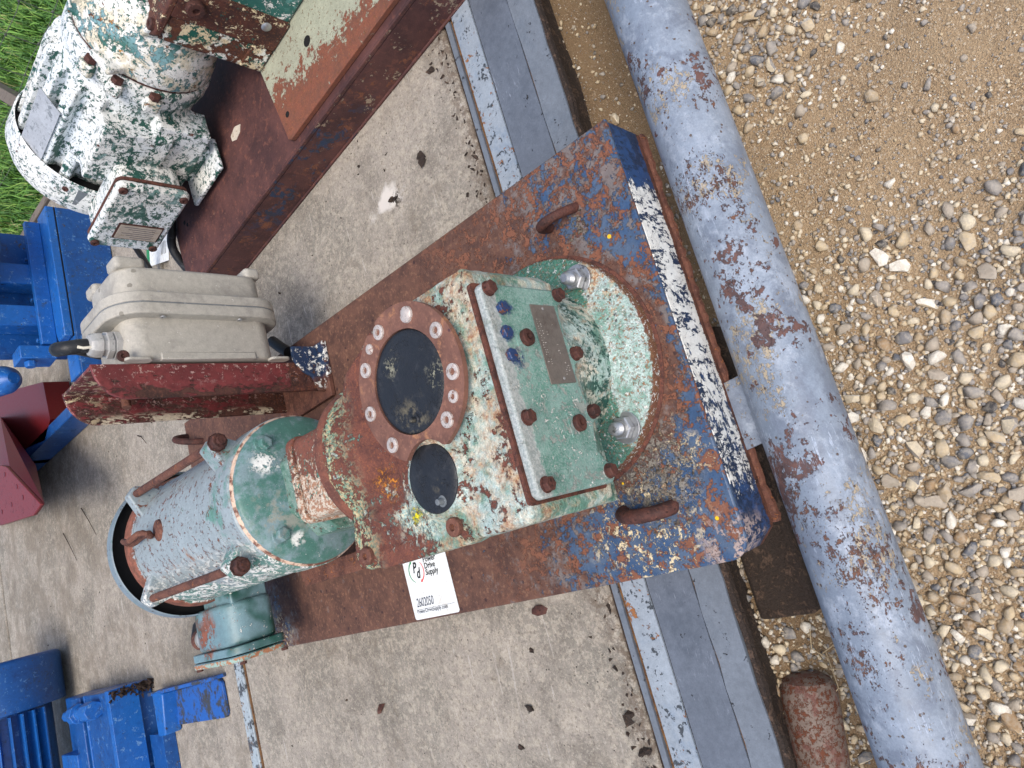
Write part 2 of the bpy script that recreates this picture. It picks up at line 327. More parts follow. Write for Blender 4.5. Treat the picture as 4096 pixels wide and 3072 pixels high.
M['housing2'] = weathered('housing2_green_cream_flaking', lin(28, 92, 78), [
    (chips(34, .47, .02, .6), lambda t: t.mix(t.ss(t.noise(12), .45, .55), CREAM, lin(232, 232, 222)), .5, 1.6),
    (both(chips(16, .50, .03), lambda t: t.ss(t.y, .5, .66)), lambda t: rustcol(t, lin(96, 56, 36), RUST_D, RUST_O, 60), .8, -.8)], rough=.45, dist=.002)
M['housing2_top'] = weathered('housing2_teal', lin(44, 104, 96), [
    (chips(46, .56, .02, .6), WHITE, .5, 1.0), (chips(16, .52, .2), lin(96, 150, 144), .5, 0)], rough=.45)
M['pad2'] = weathered('housing2_rust_pad', lambda t: rustcol(t, lin(88, 50, 40), lin(58, 34, 30), lin(150, 96, 60)), [
    (chips(44, .585, .02, .6), CREAM, .5, 1.2), (chips(30, .62, .03), TEAL_D, .5, .6)], rough=.7, dist=.002)
M['alu_tag'] = weathered('aluminium_tag', lin(186, 190, 194), [(chips(60, .56, .05, st=(1, 1, 1)), lin(140, 146, 150), .5, 0)], rough=.45, metal=.3)
M['tag_grey'] = weathered('grey_plate', lin(110, 116, 120), [(chips(60, .6, .05), lin(150, 156, 160), .5, 0)], rough=.5)
M['tag_tan'] = weathered('tan_plate', lin(176, 164, 150), [(chips(60, .6, .05), lin(140, 120, 100), .5, 0)], rough=.5)
# --- pipes, dock steel
def pipe_cov(lo, hi): return lambda t: t.mad(t.ss(t.add(t.noise(6.5, 3, .6), t.mul(t.ss(t.nz, .2, .8), .05)), .50, .66), hi, lo)
M['pipe'] = weathered('pipe_grey_blue_paint', lambda t: t.mix(t.ss(t.noise(7, 4), .35, .65), lin(124, 136, 152), lin(142, 153, 168)), [
    (chips(14, .48, .16, 1.0), lin(116, 126, 142), .5, 0.0),
    (both(chips(20, .5, .2, .3), lambda t: 1.0), lin(158, 168, 182), .45, 0.0),
    (bias(85, pipe_cov(.10, .33), .05, 1.0, .7, st=(1.0, 1.3, 1.3)), lin(168, 154, 132), .6, -.4),
    (bias(85, pipe_cov(.05, .37), .02, 1.0, .7, st=(1.0, 1.3, 1.3)), lambda t: t.mix(t.ss(t.noise(60), .4, .6), lin(82, 64, 62), lin(112, 78, 62)), .8, -1.0),
    (bias(40, lambda t: t.mul(t.ss(t.noise(9, 4, .6), .48, .62), .50), .015, 1.0, .68), lambda t: t.mix(t.ss(t.noise(50), .4, .6), lin(86, 68, 68), lin(108, 78, 72)), .8, -1.0),
    (both(spots(95, .20, .25), lambda t: 1.0), lin(96, 84, 78), .7, -.6),
    (both(chips(60, .55, .05, st=(.4, 3, 3), rot=.6), chips(6, .48, .1)), lin(166, 178, 196), .5, .1),
], rough=.48, fine=.3)
M['pipe_rust'] = weathered('pipe_brown_rust', lin(124, 110, 102), [
    (chips(130, .51, .03, .3, .65), lin(104, 58, 38), .8, .5), (chips(24, .52, .1), lin(120, 84, 76), .8, 0)], rough=.7, fine=.6)
M['steel_light'] = weathered('dock_steel_light', lin(148, 158, 168), [
    (chips(10, .5, .2), lin(132, 146, 162), .5, 0), (both(chips(40, .59, .02), lambda t: 1.0), lin(66, 72, 78), .6, -.6),
    (both(chips(34, .62, .03), lambda t: 1.0), lin(150, 100, 60), .8, -.6)], rough=.45, fine=.3)
M['steel_mid'] = weathered('dock_steel_mid', lin(98, 106, 118), [
    (chips(8, .5, .2), lin(86, 94, 106), .5, 0), (chips(40, .67, .02), lin(40, 40, 42), .6, -.6),
    (both(chips(50, .56, .08, st=(.6, 4, 1), rot=.5), chips(5, .5, .1)), lin(136, 144, 158), .5, .1)], rough=.5, fine=.25)
M['steel_mid2'] = weathered('dock_steel_grey', lin(110, 118, 128), [
    (chips(8, .5, .2), lin(100, 110, 122), .5, 0), (chips(44, .64, .02), lin(40, 40, 42), .6, -.6)], rough=.5, fine=.25)
M['steel_rustline'] = weathered('dock_rust_seam', lambda t: rustcol(t, lin(122, 88, 52), lin(84, 60, 44), lin(150, 110, 66), 60), [], rough=.9, fine=1.2, dist=.003)
M['steel_chipped'] = weathered('embedded_rail_chipped', lin(76, 80, 84), [
    (chips(20, .46, .02), lin(164, 176, 182), .5, .8), (chips(34, .60, .03), lin(120, 86, 56), .8, -.3)], rough=.55)
# --- blues and reds of the machines behind
M['mblue'] = weathered('machine_blue', lin(28, 96, 172), [(both(chips(7, .50, .12), chips(70, .48, .15)), lin(52, 78, 112), .6, .1), (chips(46, .60, .02), lin(96, 140, 190), .4, .1), (chips(10, .5, .2), lin(24, 84, 156), .4, 0), (chips(34, .66, .03), lin(40, 44, 56), .7, .2)], rough=.36, vary=.1, fine=.2)
M['mblue_shade'] = weathered('machine_blue_shade', lin(22, 78, 144), [(both(chips(7, .49, .12), chips(70, .48, .15)), lin(44, 66, 98), .6, .1), (chips(46, .60, .02), lin(80, 124, 176), .4, .1), (chips(10, .5, .2), lin(16, 62, 122), .4, 0), (chips(20, .64, .04), lin(70, 64, 58), .7, .2)], rough=.36, vary=.1, fine=.2)  # same blue paint, darker: shade of the upright faces put into the colour
M['mblue_dirty'] = weathered('machine_blue_dirty', lin(36, 92, 170), [(chips(16, .47, .1), lin(58, 62, 66), .8, .1), (chips(30, .6, .04), lin(60, 44, 34), .9, .4)], rough=.5, vary=.1)
M['dirt'] = weathered('grease_dirt', lin(52, 38, 30), [(chips(60, .56, .1), lin(84, 64, 50), .9, .4)], rough=.95, fine=1.5, dist=.004)
M['mred'] = weathered('machine_red', lin(120, 34, 34), [(chips(10, .5, .2), lin(112, 32, 34), .4, 0), (chips(60, .60, .03), lin(80, 14, 20), .5, .2)], rough=.4, vary=.08, fine=.15)
M['mred_d'] = weathered('machine_maroon', lin(98, 18, 22), [], rough=.4, vary=.08, fine=.15)
M['card'] = weathered('paper_tag_white', lin(236, 240, 240), [(chips(30, .55, .15), lin(216, 214, 206), .5, 0)], rough=.4, vary=.02, fine=.0)
M['ink'] = weathered('ink_black', lin(34, 38, 40), [], rough=.5, vary=.02, fine=0)
M['ink_blue'] = weathered('ink_blue_black', lin(60, 66, 84), [], rough=.5, vary=.02, fine=0)
M['ink_green'] = weathered('ink_green', lin(54, 140, 90), [], rough=.5, vary=.02, fine=0)
M['ink_red'] = weathered('ink_red', lin(222, 70, 66), [], rough=.5, vary=.02, fine=0)
M['wood'] = weathered('weathered_wood_rail', lin(118, 108, 98), [(chips(40, .55, .1, st=(1, .2, 1)), lin(80, 70, 62), .9, -.5)], rough=.9)
M['wire'] = weathered('fence_wire_grey', lin(96, 98, 92), [], rough=.6)
M['straw'] = weathered('dry_weed', lin(176, 158, 128), [], rough=.9)
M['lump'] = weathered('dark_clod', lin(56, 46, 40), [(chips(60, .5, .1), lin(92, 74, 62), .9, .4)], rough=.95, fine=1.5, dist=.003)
M['weld_crust'] = weathered('weld_crust', lin(130, 120, 108), [(chips(90, .5, .1), lin(92, 78, 68), .9, .4)], rough=.95, fine=1.2, dist=.003)

# concrete
def concrete():
    t = NT('concrete_old')
    c = t.mix(t.ss(t.noise(5, 4, .6), .35, .65), lin(132, 127, 117), lin(160, 152, 141))
    c = t.mix(t.mul(t.ss(t.noise(70, 5, .75), .47, .6), .65), c, lin(186, 176, 160))
    c = t.mix(t.mul(t.ss(t.noise(120, 5, .75), .53, .66), .75), c, lin(104, 96, 86))
    c = t.mix(t.mul(t.ss(t.noise(6, 6, .75), .50, .66), .6), c, lin(108, 102, 93))
    c = t.mix(t.mul(t.ss(t.noise(22, 5, .7, 0, (1, .5, 1)), .54, .70), .4), c, lin(196, 186, 172))
    c = t.mix(t.mul(t.ss(t.noise(26, 3, .5, .4, (.3, 3.0, 1)), .67, .71), .35), c, lin(210, 204, 196))
    c = t.mix(spots(70, .13, .22)(t), c, lin(60, 54, 48)); c = t.mix(t.mul(t.ss(t.noise(230, 4, .8), .52, .62), .45), c, lin(198, 190, 176)); c = t.mix(t.mul(t.ss(t.noise(200, 4, .8), .54, .64), .5), c, lin(98, 92, 84))
    # the white splat on the slab, with its dark core
    c = t.mix(t.blob((.212, .585, -.1), .016, .046, .032, 18, (1.2, .75, 1)), c, lin(214, 208, 200))
    c = t.mix(t.mul(t.blob((.195, .56, -.1), .006, .028, .012, 60), t.ss(t.noise(90, 4, .7), .48, .52)), c, lin(66, 58, 50))
    c = t.mix(t.mul(t.ss(t.add(t.mul(t.noise(7, 6, .75), .9), t.mul(t.ss(t.y, 1.2, 3.2), .12)), .50, .66), .55), c, lin(116, 106, 92))
    # dark patch beyond the motor, brown mottling along the slab's near edge
    c = t.mix(t.mul(t.blob((-.60, 1.90, -.1), .05, .17, .03, 10, (1.2, .7, 1)), .5), c, lin(92, 86, 76))
    c = t.mix(t.mul(t.ss(t.add(t.mul(t.noise(9, 4), .10), t.y), .42, .37), t.mul(t.ss(t.noise(60, 5, .8), .45, .55), .7)), c, lin(96, 80, 66))
    h = t.add(t.mul(t.noise(140, 5, .8), 1.0), t.mul(t.noise(30, 4, .6), .6))
    return t.out(c, .92, 0, h, .0025)
M['concrete'] = concrete()
def sand():
    t = NT('sandy_gravel_ground')
    v = t.vor(420, 'F1', 'Color'); sep = t.t.nodes.new('ShaderNodeSeparateColor'); t.t.links.new(v, sep.inputs[0])
    g = t.ramp(sep.outputs[0], [(0, lin(146, 120, 90)), (.35, lin(166, 140, 108)), (.6, lin(184, 162, 132)), (.78, lin(118, 100, 80)), (.88, lin(214, 202, 182)), (.96, lin(84, 78, 72))])
    c = t.mix(t.mul(t.ss(t.noise(12, 4, .6), .3, .7), .55), g, lin(178, 154, 122))
    c = t.mix(.35, c, t.mix(t.noise(500, 3, .7), lin(150, 124, 92), lin(216, 190, 154)))
    d = t.ss(t.mad(t.noise(16, 4), .05, t.y), -.02, .06)      # darker brown ground towards the dock edge
    c = t.mix(t.mul(d, .6), c, lin(96, 74, 50))
    h = t.add(t.mul(t.noise(600, 4, .7), .8), t.mul(t.vor(420), .7)); h = t.add(h, t.mul(t.noise(40, 4), 1.6))
    return t.out(c, .95, 0, h, .003)
M['sand'] = sand()
def stonemat():
    t = NT('gravel_stones')
    oi = t.t.nodes.new('ShaderNodeObjectInfo')
    r = t.math('FRACT', t.add(t.geo.outputs['Random Per Island'], t.mul(oi.outputs['Random'], 1.0)))
    c = t.ramp(r, [(0, lin(196, 176, 142)), (.16, lin(214, 200, 172)), (.33, lin(150, 144, 138)), (.47, lin(176, 156, 126)), (.57, lin(232, 226, 212)), (.68, lin(128, 126, 126)), (.78, lin(168, 156, 140)), (.90, lin(160, 132, 98)), (.915, lin(104, 108, 116)), (.96, lin(70, 68, 68))])
    c = t.mix(t.mul(t.ss(t.noise(120, 5, .7), .40, .62), .55), c, lin(184, 174, 158))
    c = t.val(c, t.mad(t.noise(260, 4, .7), .5, .75))
    return t.out(c, .8, 0, t.noise(300, 4, .7), .0012)
M['stone'] = stonemat()
def grassmat():
    t = NT('grass_blades')
    c = t.ramp(t.geo.outputs['Random Per Island'], [(0, lin(74, 120, 44)), (.3, lin(104, 150, 58)), (.6, lin(56, 98, 40)), (.85, lin(136, 170, 78)), (.96, lin(180, 176, 120))])
    m = t.out(c, .6); t.bsdf.inputs['Subsurface Weight'].default_value = 0.0
    return m
M['grass'] = grassmat()
M['soil'] = weathered('grass_soil', lin(52, 70, 34), [(chips(30, .5, .1), lin(70, 66, 44), .9, 0)], rough=.95)

# ================================================================ geometry helpers
def frame(axis):
    z = Vector(axis).normalized(); x = Vector((0, 0, 1)) if abs(z.z) < .9 else Vector((1, 0, 0))
    y = z.cross(x).normalized(); x = y.cross(z).normalized(); return x, y, z
class MB:
    def __init__(s): s.bm = bmesh.new()
    def verts(s, pts): return [s.bm.verts.new(p) for p in pts]
    def face(s, vs):
        try: return s.bm.faces.new(vs)
        except ValueError: return None
    def box(s, lo, hi, rz=0, piv=None):
        x0, y0, z0 = lo; x1, y1, z1 = hi
        P = [(x0, y0, z0), (x1, y0, z0), (x1, y1, z0), (x0, y1, z0), (x0, y0, z1), (x1, y0, z1), (x1, y1, z1), (x0, y1, z1)]
        if rz:
            pv = Vector(piv or ((x0 + x1) / 2, (y0 + y1) / 2, 0)); R = Matrix.Rotation(rz, 3, 'Z'); P = [R @ (Vector(p) - pv) + pv for p in P]
        v = s.verts(P)
        for f in ((3, 2, 1, 0), (4, 5, 6, 7), (0, 1, 5, 4), (1, 2, 6, 5), (2, 3, 7, 6), (3, 0, 4, 7)): s.face([v[i] for i in f])
        return s
    def ring(s, o, X, Y, r, n, ph=0): return [s.bm.verts.new(o + X * (r * math.cos(ph + 2 * PI * i / n)) + Y * (r * math.sin(ph + 2 * PI * i / n))) for i in range(n)]
    def lathe(s, o, axis, prof, n=48, ph=0, closed=False):
        o = Vector(o); X, Y, Z = frame(axis); rows = []
        for t_, r in prof:
            if r <= 1e-6: rows.append([s.bm.verts.new(o + Z * t_)])
            else: rows.append(s.ring(o + Z * t_, X, Y, r, n, ph))
        pairs = list(zip(rows[:-1], rows[1:]))
        if closed: pairs.append((rows[-1], rows[0]))
        for a_, b_ in pairs:
            for i in range(n):
                j = (i + 1) % n
                if len(a_) == 1 and len(b_) == 1: continue
                if len(a_) == 1: s.face([a_[0], b_[i], b_[j]])
                elif len(b_) == 1: s.face([a_[i], a_[j], b_[0]][::-1])
                else: s.face([a_[i], b_[i], b_[j], a_[j]])
        if not closed:
            if len(rows[0]) > 1: s.face(rows[0])
            if len(rows[-1]) > 1: s.face(rows[-1][::-1])
        return s
    def cyl(s, a_, b_, r, r2=None, n=24, ph=0):
        a_ = Vector(a_); b_ = Vector(b_); L = (b_ - a_).length
        return s.lathe(a_, b_ - a_, [(0, r), (L, r if r2 is None else r2)], n, ph)
    def prism(s, pts, d0, d1, fr=None):
        """polygon in plane (X,Y) of frame fr=(O,X,Y,Z), from d0 to d1 along Z"""
        O, X, Y, Z = [Vector(q) for q in (fr or ((0, 0, 0), (1, 0, 0), (0, 1, 0), (0, 0, 1)))]
        a_ = s.verts([O + X * p[0] + Y * p[1] + Z * d0 for p in pts]); b_ = s.verts([O + X * p[0] + Y * p[1] + Z * d1 for p in pts])
        s.face(a_[::-1]); s.face(b_); n = len(pts)
        for i in range(n): j = (i + 1) % n; s.face([a_[i], a_[j], b_[j], b_[i]])
        return s
    def hull(s, pts):
        v = s.verts(pts); bmesh.ops.convex_hull(s.bm, input=v)
        lone = [q for q in s.bm.verts if not q.link_faces]; bmesh.ops.delete(s.bm, geom=lone, context='VERTS'); return s
    def tube(s, path, r, n=10, closed=False):
        P = [Vector(p) for p in path]; rows = []; m = len(P); up = None
        for i in range(m):
            d = (P[(i + 1) % m] - P[i - 1]) if closed or 0 < i < m - 1 else (P[1] - P[0] if i == 0 else P[-1] - P[-2])
            d.normalize()
            if up is None: up = frame(d)[0]
            up = (up - d * up.dot(d)).normalized(); y = d.cross(up)
            rr = r(i / (m - 1)) if callable(r) else r
            rows.append(s.ring(P[i], up, y, rr, n))
        k = m if closed else m - 1
        for i in range(k):
            a_, b_ = rows[i], rows[(i + 1) % m]
            for j in range(n): q = (j + 1) % n; s.face([a_[j], a_[q], b_[q], b_[j]])
        if not closed: s.face(rows[0][::-1]); s.face(rows[-1])
        return s
    def mesh(s, name, smooth=35):
        bmesh.ops.recalc_face_normals(s.bm, faces=s.bm.faces[:])
        me = bpy.data.meshes.new(name); s.bm.to_mesh(me); s.bm.free()
        if smooth:
            me.shade_smooth(); me.set_sharp_from_angle(angle=math.radians(smooth))
        return me

def root(name, label, cat, loc=(0, 0, 0), rz=0, group=None):
    o = bpy.data.objects.new(name, None); C.objects.link(o); o.location = loc; o.rotation_euler = (0, 0, rz); o.empty_display_size = .05
    o['label'] = label; o['category'] = cat
    if group: o['group'] = group
    return o
ORG = {}
def origin_of(p):
    while p is not None and p.parent is not None: p = p.parent
    return Vector(p.location) if p is not None else Vector((0, 0, 0))
def part(mb, name, mat, parent=None, bevel=0, seg=2, smooth=35, local=False, label=None, cat=None, group=None, kind=None, loc=None, remesh=0, rs=6, rough_amp=0, rough_size=.02):
    me = mb.mesh(name, smooth) if isinstance(mb, MB) else mb
    o = bpy.data.objects.new(name, me); C.objects.link(o)
    if parent is not None: o.parent = parent
    off = None
    if parent is not None and not local: off = origin_of(parent)
    elif parent is None and loc is not None: off = Vector(loc); o.location = loc
    if off is not None: me.transform(Matrix.Translation(-off))
    if not me.materials: me.materials.append(M[mat])
    if remesh:
        q = o.modifiers.new('fuse', 'REMESH'); q.mode = 'VOXEL'; q.voxel_size = remesh; q.use_smooth_shade = True
        q = o.modifiers.new('soften', 'SMOOTH'); q.factor = .5; q.iterations = rs
    elif bevel:
        q = o.modifiers.new('bevel', 'BEVEL'); q.width = bevel; q.segments = seg; q.limit_method = 'ANGLE'; q.angle_limit = math.radians(30)
        q.harden_normals = False
    if rough_amp:
        tx = bpy.data.textures.new(name + '_relief', 'CLOUDS'); tx.noise_scale = rough_size; tx.noise_depth = 3
        q = o.modifiers.new('relief', 'DISPLACE'); q.texture = tx; q.strength = rough_amp; q.mid_level = .5; q.texture_coords = 'GLOBAL'
    if label: o['label'] = label
    if cat: o['category'] = cat
    if group: o['group'] = group
    if kind: o['kind'] = kind
    return o
def inst(me, name, parent, loc, zaxis=(0, 0, 1), local=False, spin=0, scale=1, label=None):
    o = bpy.data.objects.new(name, me); C.objects.link(o); o.parent = parent
    off = Vector((0, 0, 0)) if local else origin_of(parent)
    R = Vector(zaxis).to_track_quat('Z', 'Y').to_matrix().to_4x4() @ Matrix.Rotation(spin, 4, 'Z') @ Matrix.Scale(scale, 4)
    o.matrix_local = Matrix.Translation(Vector(loc) - off) @ R
    if label: o['label'] = label
    return o
def with_mat(me, mat):
    m = me.copy(); m.materials.clear(); m.materials.append(M[mat]); return m

def rrect(x0, y0, x1, y1, r, n=6):
    rs = r if isinstance(r, (tuple, list)) else (r,) * 4; P = []
    for (cx, cy, a0, rr) in ((x1 - rs[0], y1 - rs[0], 0, rs[0]), (x0 + rs[1], y1 - rs[1], 90, rs[1]), (x0 + rs[2], y0 + rs[2], 180, rs[2]), (x1 - rs[3], y0 + rs[3], 270, rs[3])):
        for i in range(n + 1):
            an = math.radians(a0 + 90 * i / n); P.append((cx + rr * math.cos(an), cy + rr * math.sin(an)))
    return P

# shared hardware
def hexbolt(r=.009, h=.008, washer=0, nut_flat=False):
    m = MB()
    if washer: m.lathe((0, 0, 0), (0, 0, 1), [(0, washer), (.0015, washer), (.0018, washer * .97)], 28); z0 = .0018
    else: z0 = 0
    m.lathe((0, 0, z0), (0, 0, 1), [(0, r), (h * .85, r), (h, r * .88)], 6)
    return m
HEX = hexbolt(.0095, .008, .0105).mesh('hex_bolt_mesh')
HEXS = hexbolt(.0075, .006, 0).mesh('hex_bolt_small_mesh')
def socket_screw():
    m = MB(); m.lathe((0, 0, 0), (0, 0, 1), [(0, .0082), (.0022, .0080), (.0026, .0072), (.0026, .0038), (-.001, .0034), (-.001, 0)], 24); return m
SOCK = socket_screw().mesh('socket_screw_mesh')
def plug():
    m = MB(); m.lathe((0, 0, 0), (0, 0, 1), [(0, .0125), (.006, .0125), (.0075, .011), (.0075, .005), (.003, .004), (.003, 0)], 22); return m
PLUG = plug().mesh('plug_mesh')
def rivet():
    m = MB(); m.lathe((0, 0, 0), (0, 0, 1), [(0, .0075), (.002, .007), (.0035, .004), (.004, 0)], 16); return m
RIVET = rivet().mesh('rivet_mesh')

# ================================================================ setting
def bank(y):
    u = min(max((y - .03) / .11, 0), 1); return .085 * u * u * (3 - 2 * u)
def grid_sheet(name, x0, x1, y0, y1, z, mat, amp=0, nx=2, ny=2, kind='structure'):
    m = MB(); rows = []
    for j in range(ny):
        rows.append([m.bm.verts.new((x0 + (x1 - x0) * i / (nx - 1), y0 + (y1 - y0) * j / (ny - 1), z + (amp * mnoise.fractal(Vector(((x0 + (x1 - x0) * i / (nx - 1)) * 6, (y0 + (y1 - y0) * j / (ny - 1)) * 6, 0)), 1, 2, 3) if amp else 0))) for i in range(nx)])
    for j in range(ny - 1):
        for i in range(nx - 1): m.face([rows[j][i], rows[j][i + 1], rows[j + 1][i + 1], rows[j + 1][i]])
    return part(m, name, mat, kind=kind)
GZ = -.30
ground = grid_sheet('ground', -60, 60, -60, 60, GZ - .012, 'sand')
near_ground = grid_sheet('gravel_bed', -2.2, 1.6, -1.6, .5, GZ, 'sand', .012, 150, 90)
for v in near_ground.data.vertices: v.co.z += bank(v.co.y)
m = MB(); m.box((-4.5, .312, GZ - .1), (1.30, 1.615, -.10)); slab1 = part(m, 'concrete_slab', 'concrete', kind='structure', bevel=.006)
m = MB(); m.box((-4.5, 1.675, GZ - .1), (1.30, 4.06, -.10)); slab2 = part(m, 'concrete_slab', 'concrete', kind='structure', bevel=.006)
m = MB(); m.box((-4.5, 4.10, GZ - .1), (1.30, 7.5, -.102)); slab3 = part(m, 'concrete_slab', 'concrete', kind='structure', bevel=.006)
m = MB(); m.box((-4.5, 1.60, GZ - .1), (1.29, 1.69, -.112)); part(m, 'slab_joint', 'concrete', kind='structure')
m = MB(); m.box((-4.5, 4.05, GZ - .1), (1.29, 4.11, -.125)); part(m, 'slab_joint', 'dirt', kind='structure')

# steel rail let into the slab at its joint
r_ = root('embedded_rail', 'chipped light grey steel rail let into the concrete joint beside the blue machine', 'rail', (-1.1, 1.65, -.1))
m = MB(); m.box((-2.8, 1.622, -.112), (-.30, 1.668, -.094)); part(m, 'rail_top', 'steel_chipped', r_, .002)
m = MB(); m.box((-2.8, 1.612, -.112), (-.30, 1.6205, -.098)); part(m, 'rail_lip', 'steel_rustline', r_, .001)

# dock edge steelwork
r_ = root('dock_edge_beam', 'long grey-blue steel edge beam along the concrete slab, under the rusty base plate', 'steel beam', (0, .2, -.1))
def strip(y0, y1, z0, z1, mat, name, x0=-2.4, x1=2.2, n=120, rag=.0006):
    mb = MB(); A = []; B = []
    for i in range(n + 1):
        x = x0 + (x1 - x0) * i / n
        w0 = (random.random() - .5) * rag; w1 = (random.random() - .5) * rag
        A.append(mb.verts([(x, y0 + w0, z1), (x, y1 + w1, z1), (x, y1 + w1, z0), (x, y0 + w0, z0)]))
    for p, q in zip(A[:-1], A[1:]):
        for k in range(4): mb.face([p[k], q[k], q[(k + 1) % 4], p[(k + 1) % 4]])
    mb.face(A[0][::-1]); mb.face(A[-1])
    return part(mb, name, mat, r_, smooth=0)
strip(.3015, .312, -.20, -.106, 'lump', 'joint_filler', rag=.004)
strip(.2925, .3035, -.13, -.099, 'steel_mid2', 'angle_strip')
strip(.282, .2925, -.13, -.104, 'steel_rustline', 'rust_seam', rag=.003)
strip(.236, .283, -.12, -.097, 'steel_light', 'top_strip')
strip(.2335, .2365, -.12, -.101, 'black', 'seam')
strip(.156, .234, -.12, -.0995, 'steel_mid', 'top_strip')
strip(.1535, .1565, -.12, -.1035, 'steel_rustline', 'seam')
strip(.106, .154, -.12, -.100, 'steel_mid2', 'top_strip', rag=.003)
strip(.0985, .107, -.116, -.104, 'lump', 'edge_lip', rag=.006)
m = MB(); m.box((-2.4, .135, -.30), (2.2, .145, -.121)); part(m, 'web', 'lump', r_)  # dark brown: the shade on the beam's side is put into its colour
m = MB(); m.box((-2.4, .146, GZ - .05), (2.2, .311, -.1355)); part(m, 'footing', 'concrete', kind='structure')
m = MB(); m.box((-.765, .035, GZ - .03), (-.30, .128, -.212)); part(m, 'shade_pad', 'lump', kind='structure', bevel=.008)  # dark block added in place of the shade under the plate corner

# horizontal pipe rail in front of the dock
m = MB()
pa = Vector((2.6, -.046, -.128)); pb = Vector((-2.4, -.1065, -.0353 + -.0)); 
pa = Vector((-.551, -.083, -.095)) + Vector((.99976, .01205, -.01843)) * 3.2; pb = Vector((-.551, -.083, -.095)) - Vector((.99976, .01205, -.01843)) * 2.2
m.lathe(pa, pb - pa, [(0, .0565)] + [(5.4 * i / 60, .0565) for i in range(1, 61)], 72)
pipe = root('pipe_rail', 'long grey-blue painted pipe with brown rust spots, in front of the base plate', 'pipe', (-.55, -.083, -.095))
part(m, 'pipe_body', 'pipe', pipe)
for xx in (-1.9, 1.5): part(MB().cyl((xx, -.09, GZ - .1), (xx, -.09, -.14), .04, n=24), 'pipe_leg', 'pipe', pipe)
m = MB(); fr = ((0, 0, 0), (1, 0, 0), (0, 1, 0), (0, 0, 1))
m.prism([(-.405, -.030), (-.412, .03), (-.42, .13), (-.512, .13), (-.508, .0), (-.503, -.040)], -.098, -.090)
part(m, 'welded_tab', 'pipe', pipe, .0015)

# short rusty pipe lying below the dock edge
r_ = root('rusty_pipe', 'short brown rust-speckled pipe lying on the gravel between dock edge and pipe rail', 'pipe', (-.95, .09, GZ))
m = MB(); A0 = Vector((-.868, .098, -.236)); A1 = Vector((-1.55, .215, -.215)); d = (A1 - A0)
X, Y, Z = frame(d); L = d.length
m.lathe(A0, d, [(-.016, 0), (-.014, .022), (-.006, .036), (.006, .0415), (.02, .043), (L, .043)], 48)
part(m, 'pipe_shell', 'pipe_rust', r_)
r_ = root('dry_weed', 'tuft of dry straw-coloured weed stems at the closed end of the rusty pipe', 'weed', (-.85, .08, GZ))
m = MB()
for i in range(11):
    a0 = Vector((-.86 + random.uniform(-.03, .03), .07 + random.uniform(-.03, .05), GZ + random.uniform(.01, .06)))
    dd = Vector((random.uniform(-.5, 1.0), random.uniform(-.8, .8), random.uniform(-.1, .5))).normalized() * random.uniform(.04, .11)
    bend = Vector((random.uniform(-.02, .02), random.uniform(-.02, .02), .01))
    m.tube([a0, a0 + dd * .5 + bend, a0 + dd], .0009, 5)
part(m, 'stems', 'straw', r_)

# ---------------------------------------------------------------- gravel
def hull_proto(n, seed, fl=.6):
    rr = np.random.default_rng(seed); b = bmesh.new()
    P = rr.normal(size=(n, 3)); P /= np.linalg.norm(P, axis=1)[:, None]
    P *= np.array([1, rr.uniform(.62, .95), rr.uniform(.42, fl)]) * rr.uniform(.82, 1, (n, 1))
    vs = [b.verts.new(p) for p in P]; bmesh.ops.convex_hull(b, input=vs)
    bmesh.ops.delete(b, geom=[v for v in b.verts if not v.link_faces], context='VERTS')
    bmesh.ops.triangulate(b, faces=b.faces[:]); bmesh.ops.recalc_face_normals(b, faces=b.faces[:])
    b.verts.index_update(); V = np.array([v.co[:] for v in b.verts]); F = np.array([[v.index for v in f.verts] for f in b.faces])
    return b, V, F
def scatter(n, smin, smax, power, dens):
    out = []
    while len(out) < n:
        k = 4000; x = rng.uniform(-1.6, .75, k); y = rng.uniform(-.95, .30, k)
        ok = (y > -.476 - .354 * (x + .046) - .30)
        ok &= rng.uniform(0, 1, k) < dens(x, y)
        s = smin + (smax - smin) * rng.uniform(0, 1, k) ** power
        for a_, b_, c_ in zip(x[ok], y[ok], s[ok]): out.append((a_, b_, c_))
    return out[:n]
nz2 = lambda x, y, f, s=0: np.array([mnoise.noise(Vector((a_ * f + s, b_ * f, s))) for a_, b_ in zip(x, y)])
def dens_big(x, y):
    d = np.clip((-.18 - x) / .34, 0, 1) * 1.1 + .015
    d = np.maximum(d, np.clip(1 - np.hypot((x - .22) / .28, (y + .16) / .20), 0, 1) * .9)
    return np.clip(d + .5 * d * nz2(x, y, 9, 3), .006, 1)
def dens_mid(x, y):
    d = np.clip((-.10 - x) / .3, 0, 1) * 1.0 + .14
    d = np.maximum(d, np.clip(1.2 - np.hypot((x - .2) / .34, (y + .18) / .24), 0, 1) * .9)
    return np.clip(d + .45 * nz2(x, y, 11, 8), .04, 1)
def dens_small(x, y): return np.clip(.75 + .5 * nz2(x, y, 14, 5), .1, 1)
